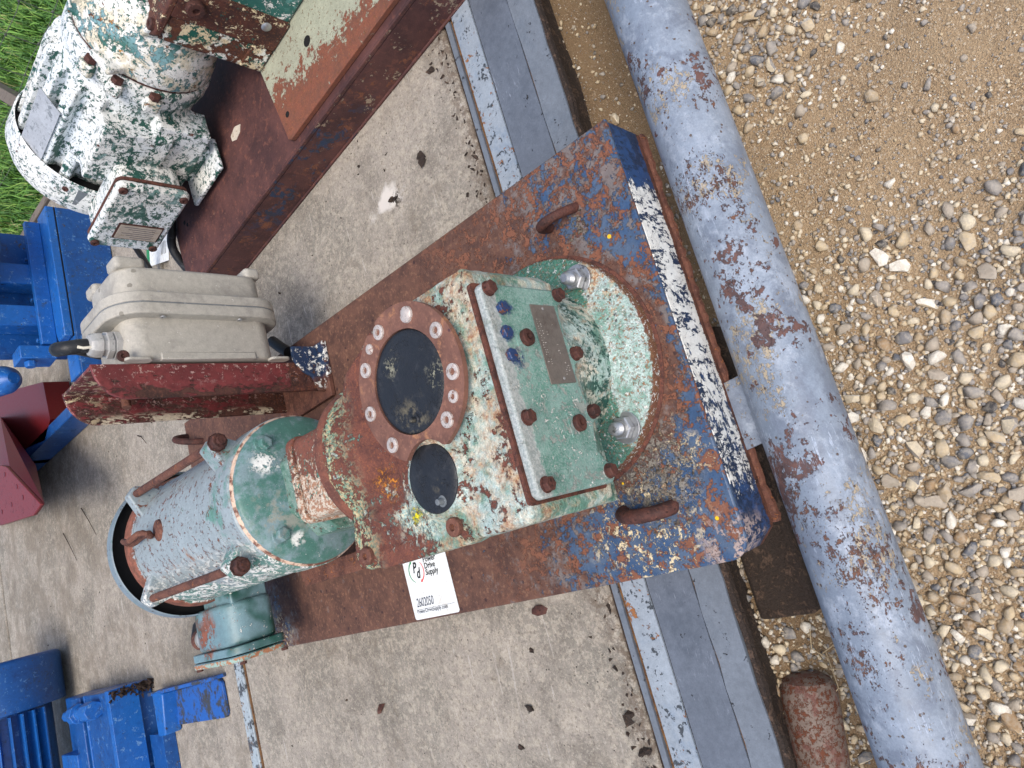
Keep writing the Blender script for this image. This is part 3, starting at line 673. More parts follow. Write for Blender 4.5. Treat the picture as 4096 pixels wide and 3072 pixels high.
def field_mesh(name, items, protos, sink, parent=None, kind=None):
    VV, FF = [], []; off = 0
    for i, (x, y, s) in enumerate(items):
        V, F = protos[i % len(protos)]; R = Matrix.Rotation(rng.uniform(0, 2 * PI), 3, 'Z') @ Matrix.Rotation(rng.normal(0, .3), 3, 'X') @ Matrix.Rotation(rng.normal(0, .3), 3, 'Y')
        VV.append((V * s) @ np.array(R).T + np.array([x, y, gz(x, y) + s * sink])); FF.append(F + off); off += len(V)
    VV = np.concatenate(VV); FF = np.concatenate(FF); me = bpy.data.meshes.new(name)
    me.vertices.add(len(VV)); me.vertices.foreach_set('co', VV.astype(np.float32).ravel())
    me.loops.add(FF.size); me.loops.foreach_set('vertex_index', FF.astype(np.int32).ravel())
    me.polygons.add(len(FF)); me.polygons.foreach_set('loop_start', np.arange(0, FF.size, 3, dtype=np.int32)); me.polygons.foreach_set('loop_total', np.full(len(FF), 3, dtype=np.int32))
    me.update(); me.validate(); me.materials.append(M['stone'])
    o = bpy.data.objects.new(name, me); C.objects.link(o)
    if parent: o.parent = parent
    if kind: o['kind'] = kind
    return o
def gz(x, y): return GZ + bank(y) + .012 * mnoise.fractal(Vector((x * 6, y * 6, 0)), 1, 2, 3)
PB = []; big_me = []
for i in range(14):
    b, V, F = hull_proto(15 + i % 4 * 3, 100 + i, .7); PB.append((V, F))
    bmesh.ops.bevel(b, geom=b.edges[:], offset=.018, segments=1, affect='EDGES', clamp_overlap=True)
    me = bpy.data.meshes.new('stone_mesh'); b.to_mesh(me); b.free(); me.materials.append(M['stone'])
    me.shade_smooth(); me.set_sharp_from_angle(angle=math.radians(20)); big_me.append(me)
PM = [hull_proto(15, 200 + i)[1:] for i in range(12)]; PS = [hull_proto(9, 300 + i, .8)[1:] for i in range(12)]
bigs = scatter(12000, .0050, .0165, 2.6, dens_big)
bigs.sort(key=lambda q: -q[2]); placed = []; cell = {}
for q in bigs:                                     # stones do not sit inside one another
    ci, cj = int(q[0] // .04), int(q[1] // .04)
    if all((q[0] - p[0]) ** 2 + (q[1] - p[1]) ** 2 > ((q[2] + p[2]) * .60) ** 2 for a_ in (-1, 0, 1) for b_ in (-1, 0, 1) for p in cell.get((ci + a_, cj + b_), ())):
        placed.append(q); cell.setdefault((ci, cj), []).append(q)
camp = np.array(cam.location)
for i, (x, y, s) in enumerate(placed[:300]):
    o = bpy.data.objects.new('stone', big_me[i % 14]); C.objects.link(o); o.parent = near_ground
    o.location = (x, y, gz(x, y) + s * .22); o.scale = (s * random.uniform(1, 1.2), s, s * random.uniform(.8, 1.1)); o.rotation_euler = (rng.normal(0, .22), rng.normal(0, .22), rng.uniform(0, 6.28))
field_mesh('gravel', placed[300:], PB, .24, near_ground, 'stuff')
field_mesh('gravel', scatter(24000, .0026, .0066, 1.4, dens_mid), PM, .25, near_ground, 'stuff')
field_mesh('gravel', scatter(30000, .0009, .0029, 1.3, dens_small), PS, .3, near_ground, 'stuff')

# ---------------------------------------------------------------- grass beyond the slab
soil = grid_sheet('grass_verge', 1.31, 12, -2, 14, GZ + .004, 'soil')
def grass():
    n = 60000; x = rng.uniform(1.33, 4.6, n); y = rng.uniform(1.2, 6.4, n)
    k = (x < 2.9) | (rng.uniform(0, 1, n) < .55); x, y = x[k], y[k]; n = len(x)
    cl = np.array([mnoise.noise(Vector((a_ * 5, b_ * 5, 0))) for a_, b_ in zip(x, y)])
    h = rng.uniform(.05, .16, n) * (1 + .7 * cl); an = rng.uniform(0, 2 * PI, n); lean = rng.uniform(.2, 1.0, n)
    wd = rng.uniform(.0018, .005, n)
    dx, dy = np.cos(an), np.sin(an); px, py = -dy, dx
    z0 = np.full(n, GZ)
    A = np.stack([x - px * wd, y - py * wd, z0], 1); B = np.stack([x + px * wd, y + py * wd, z0], 1)
    mx_, my_ = x + dx * h * lean * .35, y + dy * h * lean * .35
    Cc = np.stack([mx_ + px * wd * .8, my_ + py * wd * .8, z0 + h * .62], 1); D = np.stack([mx_ - px * wd * .8, my_ - py * wd * .8, z0 + h * .62], 1)
    T = np.stack([x + dx * h * lean, y + dy * h * lean, z0 + h * (1.1 - .5 * lean)], 1)
    V = np.stack([A, B, Cc, D, T], 1).reshape(-1, 3); b_ = np.arange(n)[:, None] * 5
    F = np.concatenate([b_ + np.array([0, 1, 2]), b_ + np.array([0, 2, 3]), b_ + np.array([3, 2, 4])])
    me = bpy.data.meshes.new('grass'); me.vertices.add(len(V)); me.vertices.foreach_set('co', V.astype(np.float32).ravel())
    me.loops.add(F.size); me.loops.foreach_set('vertex_index', F.astype(np.int32).ravel())
    me.polygons.add(len(F)); me.polygons.foreach_set('loop_start', np.arange(0, F.size, 3, dtype=np.int32)); me.polygons.foreach_set('loop_total', np.full(len(F), 3, dtype=np.int32))
    me.update(); me.validate(); me.materials.append(M['grass']); o = bpy.data.objects.new('grass', me); C.objects.link(o); o['kind'] = 'stuff'
grass()
# wire fence and rails at the slab's end
r_ = root('wire_fence', 'thin grey woven wire fence strands standing in the green grass', 'fence', (1.9, 2.3, GZ))
m = MB()
for yy in (1.66, 1.93, 2.14, 2.34, 2.55, 2.78, 3.0): m.tube([(1.9, yy + .002, GZ), (1.9, yy, -.05), (1.9, yy - .012, .03), (1.9, yy, .7)], .0017, 6)
part(m, 'upright_wire', 'wire', r_)
m = MB()
for zz in (-.18, -.08, .035, .17, .33, .5): m.tube([(1.9, 1.2 + .25 * i, zz + (.006 if i % 2 else -.006)) for i in range(14)], .0015, 6)
part(m, 'line_wire', 'wire', r_)
m = MB()
for yy in (1.93, 2.14, 2.34, 2.55):
    for zz in (-.18, -.08, .035, .17): m.lathe((1.9, yy - .006, zz), (1, 0, 0), [(-.004, 0), (-.003, .005), (.003, .005), (.004, 0)], 8)
part(m, 'wire_knot', 'wire', r_, kind='stuff')
for (A, B, lb) in (((2.50, 3.40, -.125), (1.45, 2.28, -.125), 'weathered grey timber rail crossing the grass behind the white-flaking motor'),
                   ((1.36, 3.9, -.115), (1.318, 2.0, -.115), 'pale grey timber rail edging the concrete slab beside the grass')):
    A = Vector(A); B = Vector(B); d = (B - A).normalized(); s_ = Vector((-d.y, d.x, 0)) * (.028 if lb[0] == 'w' else .018)
    m = MB(); m.hull([A + s_ + Vector((0, 0, h)) for h in (-.05, .02)] + [A - s_ + Vector((0, 0, h)) for h in (-.05, .02)] + [B + s_ + Vector((0, 0, h)) for h in (-.05, .02)] + [B - s_ + Vector((0, 0, h)) for h in (-.05, .02)])
    part(m, 'timber_rail', 'wood', label=lb, cat='rail', loc=(A + B) / 2, bevel=.004)
# ================================================================ base plate (skid of the main drive)
bp = root('base_plate', 'rusty base plate with blue paint remains and white front edge, under the green gearmotor', 'base plate', (-.32, .75, -.1))
m = MB(); pts = [(0, 0), (0, 1.49), (-.64, 1.52)] + [(-.64 + .03 - .03 * math.cos(q), .03 - .03 * math.sin(q)) for q in [PI / 2 * i / 6 for i in range(7)]]
m.prism(pts, -.008, 0); part(m, 'top_plate', 'plate', bp, .0025, 2)
m = MB(); m.prism([(-.003, .0005), (-.003, .010), (-.610, .010), (-.632, .028), (-.638, .026), (-.615, .0005)], -.0945, -.0082)
part(m, 'front_web', 'plate_front', bp, .002)
m = MB(); n = 70; A = []
for i in range(n + 1):
    x = -.612 + .610 * i / n; yo = -.003 + random.uniform(-.0026, .0012) - (.004 if i < 6 else 0)
    A.append(m.verts([(x, yo, -.0955), (x, yo - .002, -.1005), (x, .06, -.1005), (x, .06, -.0955)]))
for p, q in zip(A[:-1], A[1:]):
    for k in range(4): m.face([p[k], q[k], q[(k + 1) % 4], p[(k + 1) % 4]])
m.face(A[0][::-1]); m.face(A[-1]); part(m, 'bottom_lip', 'rust', bp, smooth=0)
m = MB(); m.box((-.632, .03, -.1), (-.624, 1.50, -.0085)); part(m, 'side_web', 'rust', bp)
m = MB(); m.box((-.010, .012, -.1), (-.002, 1.48, -.0085)); part(m, 'side_web', 'rust', bp)
m = MB(); m.box((-.625, 1.47, -.1), (-.01, 1.478, -.0085)); part(m, 'rear_web', 'rust', bp)
def eye(P, R_, ax_run, w=.035, h=.042, r=.0085, name='lifting_eye'):
    """bent-bar loop: feet at P +- run*w, top leaning"""
    run = Vector(ax_run).normalized(); lean = Vector(R_)
    pts = []
    for i in range(13):
        an = PI * i / 12; pts.append(Vector(P) + run * (w * math.cos(an)) + (Vector((0, 0, 1)) * 1.0 + lean) * (h * math.sin(an) - .004))
    return MB().tube(pts, r, 12)
part(eye((-.098, .118, 0), (-.25, .25, 0), (-.12, 1.0, 0), .027, .042, .0075), 'lifting_eye', 'rust_dark', bp)
part(eye((-.550, .128, 0), (-.15, .2, 0), (.12, 1, 0), .040, .030, .0105), 'lifting_eye', 'rust_dark', bp)
part(eye((-.06, 1.44, 0), (.05, .2, 0), (.45, 1, 0), .045, .050, .0085), 'lifting_eye', 'rust_dark', bp)
m = MB()      # crusty weld around the eyes
for (cx, cy, rr) in ((-.545, .093, .030), (-.125, .095, .022), (-.505, .082, .03)):
    for i in range(60):
        an = random.uniform(0, 2 * PI); q = rr * random.uniform(.2, 1.7); s = random.uniform(.0007, .0024)
        m.hull([Vector((cx + q * math.cos(an), cy + q * math.sin(an), 0)) + Vector([random.gauss(0, s) for _ in range(3)]) for _ in range(9)])
part(m, 'weld_crust', 'weld_crust', bp, kind='stuff')
t_ = NT('yellow_paint'); M['yellow'] = t_.out(lin(238, 190, 30), .5)
for (x, y, s) in ((-.163, .052, .0035), (-.505, .155, .002), (-.583, .03, .003)):
    part(MB().lathe((x, y, 0), (0, 0, 1), [(0, s), (.0006, s * .9), (.0008, 0)], 9), 'yellow_paint_drop', 'yellow', bp)

# ================================================================ gear motor
gm = root('gearmotor', 'weathered green gear unit and motor with flaking paint, bolted onto the rusty base plate', 'gearmotor', (-.32, .21, 0))
CX, CY = -.32, .2115
m = MB()
m.prism([(-.222, .098), (-.520, .098), (-.526, .104), (-.526, .412), (-.518, .436), (-.500, .440), (-.455, .428), (-.40, .43), (-.30, .40), (-.255, .37), (-.216, .28), (-.216, .104)], .122, .272)
m.prism([(-.226, .094), (-.518, .094), (-.522, .108), (-.522, .30), (-.222, .30)], .115, .276)                 # raised joint edge
m.prism([(-.225, .10), (-.526, .10), (-.526, .16), (-.225, .16)], .10, .20)
m.prism([(-.529, .20), (-.529, .385), (-.505, .385), (-.505, .20)], .248, .276)
m.cyl((CX, CY, .02), (CX, CY, .16), .128, .118, 64)
m.lathe((CX, CY, .24), (0, 0, 1), [(0, .108), (.028, .105), (.038, .094), (.045, .080), (.0535, .076), (.0535, 0)], 64)
m.lathe((-.4405, .226, .24), (0, 0, 1), [(0, .064), (.034, .060), (.042, .050), (.046, .0485), (.046, 0)], 48)
m.lathe((-.366, .30, .19), (0, 1, 0), [(0, .080), (.05, .090), (.09, .102), (.118, .112), (.128, .112)], 64)
for xx in (-.46, -.418, -.376, -.334): m.box((xx - .006, .315, .262), (xx + .006, .40, .2765))
m.lathe((-.504, .216, .262), (0, 0, 1), [(0, .017), (.016, .014), (.018, 0)], 24)
m.lathe((-.506, .405, .262), (0, 0, 1), [(0, .020), (.012, .017), (.014, 0)], 24)
part(m, 'gear_housing', 'housing', gm, remesh=.0028, rs=5, rough_amp=.0022, rough_size=.012)
m = MB(); m.lathe((-.32, .2105, 0), (0, 0, 1), [(0.0005, .178), (.016, .178), (.022, .174), (.026, .160), (.036, .130), (.05, .12)], 96)
part(m, 'foot_flange', 'flange_foot', gm, smooth=50)
m = MB(); m.lathe((-.32, .2105, -.002), (0, 0, 1), [(0, .1835), (.0035, .1835), (.0045, .179)], 96); part(m, 'flange_seat', 'gasket', gm)
# studs, washers and nuts of the foot flange
for (x, y) in ((-.209, .106), (-.434, .103), (-.209, .316), (-.434, .316)):
    m = MB(); z0 = .0285
    prof = [(0, .0085)]
    for i in range(5): prof += [(.0195 + i * .0026, .0076), (.0208 + i * .0026, .0092)]
    prof += [(.0325, .0082), (.0355, .0060), (.0355, 0)]
    m.lathe((x, y, z0), (0, 0, 1), prof, 24); st = part(m, 'stud_bolt', 'galv', gm)
    m = MB(); m.lathe((x, y, z0), (0, 0, 1), [(0, .0225), (.0024, .0225), (.003, .0218)], 40); part(m, 'washer', 'galv', st)
    m = MB(); m.lathe((x, y, z0 + .0032), (0, 0, 1), [(0, .0145), (.0015, .0165), (.011, .0165), (.0125, .0145)], 6, ph=.3); m.lathe((x, y, z0 + .016), (0, 0, 1), [(0, .0112), (.0035, .0112)], 20); part(m, 'nut', 'galv', st)
# end cap ring and black caps
N = 144; m = MB(); out0, out1, in0, in1 = [], [], [], []
for i in range(N):
    an = 2 * PI * i / N; ca, sa = math.cos(an), math.sin(an); R_ = .0985
    for (nx_, ny_, nr) in ((-.442, .213, .047), (-.228, .257, .012)):
        ddx, ddy = nx_ - CX, ny_ - CY; b_ = ddx * ca + ddy * sa; disc = b_ * b_ - (ddx * ddx + ddy * ddy - nr * nr)
        if b_ > 0 and disc > 0: R_ = min(R_, b_ - math.sqrt(disc))
    out0.append((CX + R_ * ca, CY + R_ * sa)); in0.append((CX + .0655 * ca, CY + .0655 * sa))
o_t = m.verts([(p[0], p[1], .3005) for p in out0]); o_b = m.verts([(p[0], p[1], .2935) for p in out0]); i_t = m.verts([(p[0], p[1], .3005) for p in in0]); i_b = m.verts([(p[0], p[1], .2935) for p in in0])
for i in range(N):
    j = (i + 1) % N; m.face([o_t[i], o_t[j], i_t[j], i_t[i]][::-1]); m.face([o_b[i], o_b[j], o_t[j], o_t[i]]); m.face([i_b[i], i_t[i], i_t[j], i_b[j]]); m.face([o_b[i], i_b[i], i_b[j], o_b[j]])
rg = part(m, 'seal_ring', 'seal_ring', gm)
for (x, y, hid) in ((-.243, .241, 0), (-.243, .183, 1), (-.281, .140, 0), (-.256, .267, 2), (-.279, .284, 0), (-.336, .131, 0), (-.363, .141, 3), (-.335, .295, 0), (-.385, .160, 0), (-.385, .267, 0)):
    me_ = with_mat(RIVET if hid in (1, 2) else SOCK, 'screw_pale')
    inst(me_, 'screw', rg, (x, y, .3003), spin=random.random(), scale=(1.45 if hid == 1 else .95 if hid else 1.22))
m = MB(); m.lathe((CX, CY, .285), (0, 0, 1), [(0, .0650), (.0125, .0650), (.0140, .0635), (.0148, .055), (.0152, .03), (.0152, 0)], 72)
cp = part(m, 'black_cap', 'black_cap', gm, smooth=50)
m = MB(); m.lathe((-.368, .214, .299), (0, 0, 1), [(0, .0065), (.002, .006), (.003, .0040), (.010, .0034), (.011, 0)], 14); part(m, 'moulding_stub', 'black_cap', cp)
m = MB(); m.lathe((-.4405, .226, .270), (0, 0, 1), [(0, .0437), (.0165, .0437), (.018, .0420), (.0186, .03), (.0186, 0)], 60)
cp = part(m, 'black_cap', 'black_cap', gm, smooth=50)
m = MB(); m.lathe((-.471, .217, .2880), (0, 0, 1), [(0, .0072), (.001, .0072), (.001, .0045), (.009, .0038), (.010, 0)], 14); part(m, 'moulding_stub', 'tag_grey', cp)
inst(with_mat(PLUG, 'rust'), 'plug', gm, (-.504, .216, .2785), scale=.95)
inst(with_mat(PLUG, 'rust'), 'plug', gm, (-.506, .405, .2745), scale=1.0)
# side cover with nameplate: plane y = .08, facing the viewer
FR = ((0, .098, 0), (1, 0, 0), (0, 0, 1), (0, -1, 0))
m = MB(); m.prism(rrect(-.5075, .128, -.2400, .2775, .006), .0005, .006, FR); part(m, 'gasket', 'gasket', gm)
def cover_pts():
    P = []; top = .2745; base = .1375
    P += [(-.2445, top - .006), (-.2505, top)]; P += [(-.497, top), (-.5035, top - .006)]
    P += [(-.5035, .130), (-.499, .1225), (-.480, .1225), (-.475, .131), (-.462, base + .003), (-.44, base), (-.428, .134), (-.421, .1225), (-.404, .1225), (-.398, .133),
          (-.386, base), (-.362, base + .002), (-.348, .133), (-.343, .1215), (-.326, .1215), (-.320, .133), (-.308, base), (-.282, base), (-.266, .133), (-.261, .1215), (-.2475, .1225), (-.2445, .128)]
    return P
m = MB(); m.prism(cover_pts(), .0062, .0180, FR)
cv = part(m, 'cover_plate', 'cover', gm, .0032, 3, rough_amp=0)
YF = .0798
hexr = with_mat(HEX, 'rust_dark')
for (x, z, kind_) in ((-.2525, .262, 0), (-.411, .258, 0), (-.489, .258, 0), (-.2525, .131, 0), (-.334, .1305, 0), (-.412, .1315, 0), (-.489, .1335, 0)):
    inst(hexr, 'bolt', cv, (x, YF, z), (0, -1, 0), spin=random.random() * 2, scale=.92)
M['blue_paint'] = weathered('blue_marker_paint', lin(30, 60, 106), [(chips(90, .52, .05), lin(110, 70, 56), .6, .2)], rough=.3)
for (x, z, s) in ((-.277, .2490, .9), (-.308, .2535, .95), (-.336, .2560, .9)):
    inst(with_mat(HEXS, 'blue_paint'), 'bolt', cv, (x, YF, z), (0, -1, 0), spin=random.random() * 2, scale=s * 1.2, label='bolt head daubed with blue paint')
for (x, z) in ((-.314, .2200), (-.425, .1680)):
    m = MB(); m.prism(rrect(x - .0165, z - .0165, x + .0165, z + .0165, .003), .0178, .0192, FR); part(m, 'pad', 'cover', cv)
    inst(with_mat(PLUG, 'rust_dark'), 'plug', cv, (x, .0790, z), (0, -1, 0), scale=.86)
NPY = .0785
m = MB(); m.hull([(-.2685, NPY, .194), (-.2685, NPY, .1455), (-.3725, NPY, .146), (-.3735, NPY, .1975), (-.2685, NPY + .001, .194), (-.2685, NPY + .001, .1455), (-.3725, NPY + .001, .146), (-.3735, NPY + .001, .1975)])
npl = part(m, 'nameplate', 'name_plate', cv, .0004)
for z in (.1705, .1690): inst(with_mat(RIVET, 'galv'), 'rivet', npl, ((-.2735 if z > .17 else -.3665), NPY, z), (0, -1, 0), scale=.28)
m = MB()     # stamped dot-matrix characters (rows run along the plate's length)
def dots(x0, z, cols, pat=.75):
    for i in range(cols):
        if random.random() < .16: continue
        for k in range(3):
            if random.random() < pat: m.box((x0 - i * .0031 - .00035 + random.uniform(-.0006, .0006), NPY - .00035, z + k * .0011), (x0 - i * .0031 + .00035, NPY + .0001, z + k * .0011 + .0006))
for (x0, z, c) in ((-.2885, .1885, 21), (-.2885, .1835, 20), (-.302, .1735, 3), (-.292, .1610, 2), (-.330, .1615, 3), (-.343, .1565, 5), (-.347, .1515, 4), (-.322, .1610, 3), (-.355, .159, 3)): dots(x0, z, c, .5)
part(m, 'stamping', 'dot', npl)
# input flange
m = MB(); m.lathe((-.366, .418, .19), (0, 1, 0), [(0, .1095), (.004, .1135), (.012, .1150), (.020, .1140), (.024, .108), (.028, .085), (.045, .080)], 80)
part(m, 'input_flange', 'input_flange', gm, smooth=40, rough_amp=.0012, rough_size=.01)
m = MB(); m.box((-.456, .423, .250), (-.445, .433, .268)); part(m, 'flange_slot', 'black', gm)
# square adapter and neck
FY = lambda y: ((0, y, 0), (1, 0, 0), (0, 0, 1), (0, 1, 0))
m = MB(); m.prism(rrect(-.428, .120, -.294, .258, .018), 0, .118, FY(.445)); part(m, 'square_adapter', 'adapter', gm, .005, 3, rough_amp=.001)
m = MB(); m.prism(rrect(-.431, .116, -.290, .262, .020), 0, .016, FY(.5635)); part(m, 'square_flange', 'adapter', gm, .003, 3, rough_amp=.001)
m = MB(); m.prism([(-.398, .243), (-.318, .243), (-.296, .222), (-.296, .13), (-.448, .13), (-.448, .196)], 0, .070, FY(.580)); m.prism([(-.408, .225), (-.306, .225), (-.306, .232), (-.408, .232)], 0, .075, FY(.575)); part(m, 'adapter_neck', 'adapter_neck', gm, .006, 3)
# motor: flange face, barrel, ties, tail
MX, MZ = -.360, .188
m = MB(); m.lathe((MX, .575, MZ), (0, 1, 0), [(.055, .050), (.066, .085), (.073, .112), (.079, .1255), (.083, .1290), (.089, .1305), (.0915, .1330), (.0925, .1330)], 96)
part(m, 'motor_flange', 'motor_face', gm, smooth=40)
m = MB(); m.lathe((MX, .6675, MZ), (0, 1, 0), [(0, .128), (.002, .128)], 72); part(m, 'flange_gap', 'black', gm)
m = MB(); m.lathe((MX, .6698, MZ), (0, 1, 0), [(0, .1315), (.003, .1345), (.055, .1345), (.058, .1325), (.0585, .1310), (.075, .1305), (.0755, .1320), (.24, .1320), (.2405, .1308), (.243, .1308), (.2435, .132), (.43, .132), (.435, .1285)], 96)
mb_ = part(m, 'motor_barrel', 'motor_body', gm, smooth=30)
for (x, z) in ((-.278, .257), (-.432, .259)):
    m = MB(); P = Vector((x, .652, z)); dirv = Vector((0, -1, 0)); P = Vector((x, .645, z))
    m.lathe(P + Vector((0, .008, 0)), dirv, [(0, .0165), (.006, .0160), (.0065, .013)], 24); m.lathe(P + Vector((0, .0015, 0)), dirv, [(0, .0118), (.009, .0118), (.0115, .0100)], 6, ph=.4); part(m, 'hex_bolt', 'motor_face', gm, .0006)
for (sx, xx, yy) in ((1, -.2535, .70), (-1, -.4655, .70)):
    ang = math.radians(49 if sx > 0 else 130); d = Vector((math.cos(ang), 0, math.sin(ang)))
    B0 = Vector((MX, yy, MZ)) + d * .160
    m = MB(); m.hull([Vector((MX, y_, MZ)) + d * r__ + d.cross(Vector((0, 1, 0))) * s_ for y_ in (.704, .745) for (r__, s_) in ((.120, .030), (.120, -.030), (.168, .012), (.168, -.012))])
    part(m, 'front_lug', 'motor_body', gm, .004, 2)
    m = MB(); m.lathe(B0 + Vector((0, .003, 0)), (0, -1, 0), [(0, .0165), (.003, .0165), (.0031, .0140), (.013, .0140), (.015, .0120), (.0151, .0078), (.021, .0072), (.021, 0)], 6 if False else 8)
    part(m, 'tie_nut', 'rust_dark', gm)
    B1 = Vector((MX, 1.078, MZ)) + d * .160
    m = MB(); m.cyl(B0, B1, .0078, n=16); part(m, 'tie_rod', 'rust', gm)
    m = MB(); m.hull([Vector((MX, y_, MZ)) + d * r__ + d.cross(Vector((0, 1, 0))) * s_ for y_ in (1.066, 1.090) for (r__, s_) in ((.120, .036), (.120, -.036), (.172, .012), (.172, -.012))])
    part(m, 'rear_lug', 'motor_body', gm, .003, 2)
m = MB(); m.lathe((MX, 1.096, MZ), (0, 1, 0), [(0, .134), (.004, .1375), (.030, .1390), (.036, .136), (.038, .12)], 96); part(m, 'end_bell', 'motor_body', gm, smooth=40)
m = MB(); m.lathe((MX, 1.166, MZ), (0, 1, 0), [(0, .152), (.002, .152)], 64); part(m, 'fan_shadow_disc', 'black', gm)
m = MB(); m.lathe((MX, 1.150, MZ), (0, 1, 0), [(0, .1535), (.002, .1560), (.024, .1560), (.036, .144), (.038, .06), (.035, .06), (.033, .141), (.022, .1535), (.003, .1535)], 96, closed=True); part(m, 'fan_cover', 'fan_cover', gm, smooth=35)
E0 = Vector((MX + .012, .968, .3195))
m = MB(); m.lathe(E0 + Vector((0, 0, -.004)), (0, 0, 1), [(0, .021), (.005, .020), (.008, .014)], 20)
P = [E0 + Vector((-.002 + .004 * math.sin(i), .0 + .046 - .046 * math.cos(2 * PI * i / 20), .014 + .018 * math.sin(2 * PI * i / 20) + .008)) for i in range(20)]
m.tube(P, .0055, 10, closed=True); part(m, 'lifting_eye', 'rust', gm)
for yy in (.70, 1.0):
    for sx in (-1, 1): part(MB().hull([(MX + sx * .05, yy, .09), (MX + sx * .05, yy + .05, .09), (MX + sx * .115, yy, .008), (MX + sx * .115, yy + .05, .008), (MX + sx * .115, yy, .0), (MX + sx * .115, yy + .05, 0), (MX + sx * .03, yy, .0), (MX + sx * .03, yy + .05, 0)]), 'motor_foot', 'motor_body', gm, .002)
m = MB(); m.box((-.51, .70, .085), (-.485, .90, .092)); m.box((-.52, .70, .060), (-.505, .90, .088)); part(m, 'side_bracket', 'rust', gm, .002)
# junction box on the motor's left flank
FX = lambda x: ((x, 0, 0), (0, 1, 0), (0, 0, 1), (-1, 0, 0))
m = MB()
prof = rrect(1.020, .095, 1.215, .196, (.05, .045, .02, .02))
m.prism(prof, 0, .086, FX(-.510)); jb = part(m, 'junction_box', 'jbox', gm, .008, 3)
m = MB(); m.prism(rrect(1.010, .085, 1.228, .202, (.035, .035, .02, .02)), 0, .016, FX(-.5965)); part(m, 'box_rim', 'jbox', jb, .002)
m = MB(); m.prism(rrect(1.011, .086, 1.229, .203, (.035, .035, .02, .02)), 0, .012, FX(-.6145)); part(m, 'box_lid', 'jbox', jb, .003)
m = MB(); m.box((-.515, 1.03, .10), (-.470, 1.16, .18)); part(m, 'box_neck', 'jbox', jb, .004)
m = MB(); m.lathe((-.568, 1.200, .160), (0, 1, 0), [(0, .024), (.014, .024), (.0145, .019), (.022, .019), (.0225, .023), (.040, .0225), (.042, .016)], 20); part(m, 'conduit_hub', 'gland', jb)
m = MB(); m.lathe((-.568, 1.225, .160), (0, 1, 0), [(0, .0235), (.018, .0235), (.020, .018)], 20); part(m, 'hub_nut', 'rust', jb)
m = MB(); m.tube([(-.568, 1.23, .160), (-.568, 1.252, .160), (-.560, 1.268, .158), (-.540, 1.272, .15), (-.515, 1.255, .13), (-.49, 1.22, .11), (-.46, 1.15, .09)], .013, 12); part(m, 'cable', 'cable', gm)
for (y, z) in ((1.005, .100), (1.205, .100), (1.005, .190), (1.202, .192)): inst(with_mat(HEXS, 'rust_dark'), 'bolt', jb, (-.6265, y, z), (-1, 0, 0), scale=.9)

inst(with_mat(HEXS, 'galv'), 'bolt', gm, (-.2300, .262, .2760), scale=1.3)
m = MB(); m.tube([(.03, .95, .012), (.005, .92, .016), (-.018, .893, .014)], .0125, 12); part(m, 'cable_end', 'cable', label='stub of thick black cable on the plate behind the switch enclosure', cat='cable', loc=(0, .92, .01))

# ================================================================ shop tag on the plate
tg = root('paper_tag', 'white paper tag with handwritten number lying beside the green gear unit', 'tag', (-.57, .627, 0))
m = MB(); m.prism(rrect(-.6365, .5635, -.5050, .6895, .005), .0012, .0022); tgc = part(m, 'card', 'card', tg)
def text(body, size, x, y, mat, name, parent, shear=0, sx=1.0, z=.0028, ext=.0001, rot=-PI / 2, bold=0):
    cu = bpy.data.curves.new('txt', 'FONT'); cu.body = body; cu.size = size; cu.shear = shear; cu.extrude = ext; cu.offset = bold; cu.resolution_u = 3
    to = bpy.data.objects.new('txt', cu); C.objects.link(to); dg = bpy.context.evaluated_depsgraph_get(); dg.update()
    me = bpy.data.meshes.new_from_object(to.evaluated_get(dg)); bpy.data.objects.remove(to); bpy.data.curves.remove(cu)
    me.transform(Matrix.Translation((x, y, z)) @ Matrix.Rotation(rot, 4, 'Z') @ Matrix.Diagonal((sx, 1, 1, 1))); me.materials.clear()
    return part(me, name, mat, parent)
# rotation by -90 deg: reading direction = -Y, up = +X
text('Power', .0150, -.5370, .6290, 'ink', 'lettering', tgc, .12, .92, bold=.00022)
text('Drive', .0150, -.5490, .6290, 'ink', 'lettering', tgc, .12, .92, bold=.00022)
text('Supply', .0150, -.5610, .6290, 'ink', 'lettering', tgc, .12, .92, bold=.00022)
text('P', .0270, -.5515, .6635, 'ink', 'lettering', tgc, .3, .75, bold=.0006)
text('d', .0270, -.5625, .6560, 'ink', 'lettering', tgc, .3, .75, bold=.0006)
text('2602050', .0230, -.6140, .6760, 'ink_blue', 'handwriting', tgc, .25, .62)
text('PowerDriveSupply.com', .0105, -.6255, .6790, 'ink_blue', 'lettering', tgc, .05, .88)
m = MB(); m.box((-.61925, .571, .0023), (-.61885, .676, .0029)); part(m, 'rule_line', 'ink_blue', tgc)
def arc(name, a0, a1, mat, r0x=.021, r0y=.0215, c=(-.5500, .6540), wmax=.0013):
    mb = MB(); n = 24; A = []
    for i in range(n + 1):
        an = a0 + (a1 - a0) * i / n; wd = wmax * (.35 + .65 * i / n)
        A.append([(c[0] + (r0x + s * wd) * math.cos(an), c[1] + (r0y + s * wd) * math.sin(an)) for s in (-1, 1)])
    for p, q in zip(A[:-1], A[1:]): mb.prism([p[0], p[1], q[1], q[0]], .0023, .0028)
    p = A[-1]; mid = ((p[0][0] + p[1][0]) / 2, (p[0][1] + p[1][1]) / 2); tx, ty = (A[-1][0][0] - A[-2][0][0]), (A[-1][0][1] - A[-2][0][1]); L = math.hypot(tx, ty); tx /= L; ty /= L
    mb.prism([(mid[0] - ty * .0028, mid[1] + tx * .0028), (mid[0] + ty * .0028, mid[1] - tx * .0028), (mid[0] + tx * .005, mid[1] + ty * .005)], .0023, .0029)
    part(mb, name, mat, tgc)
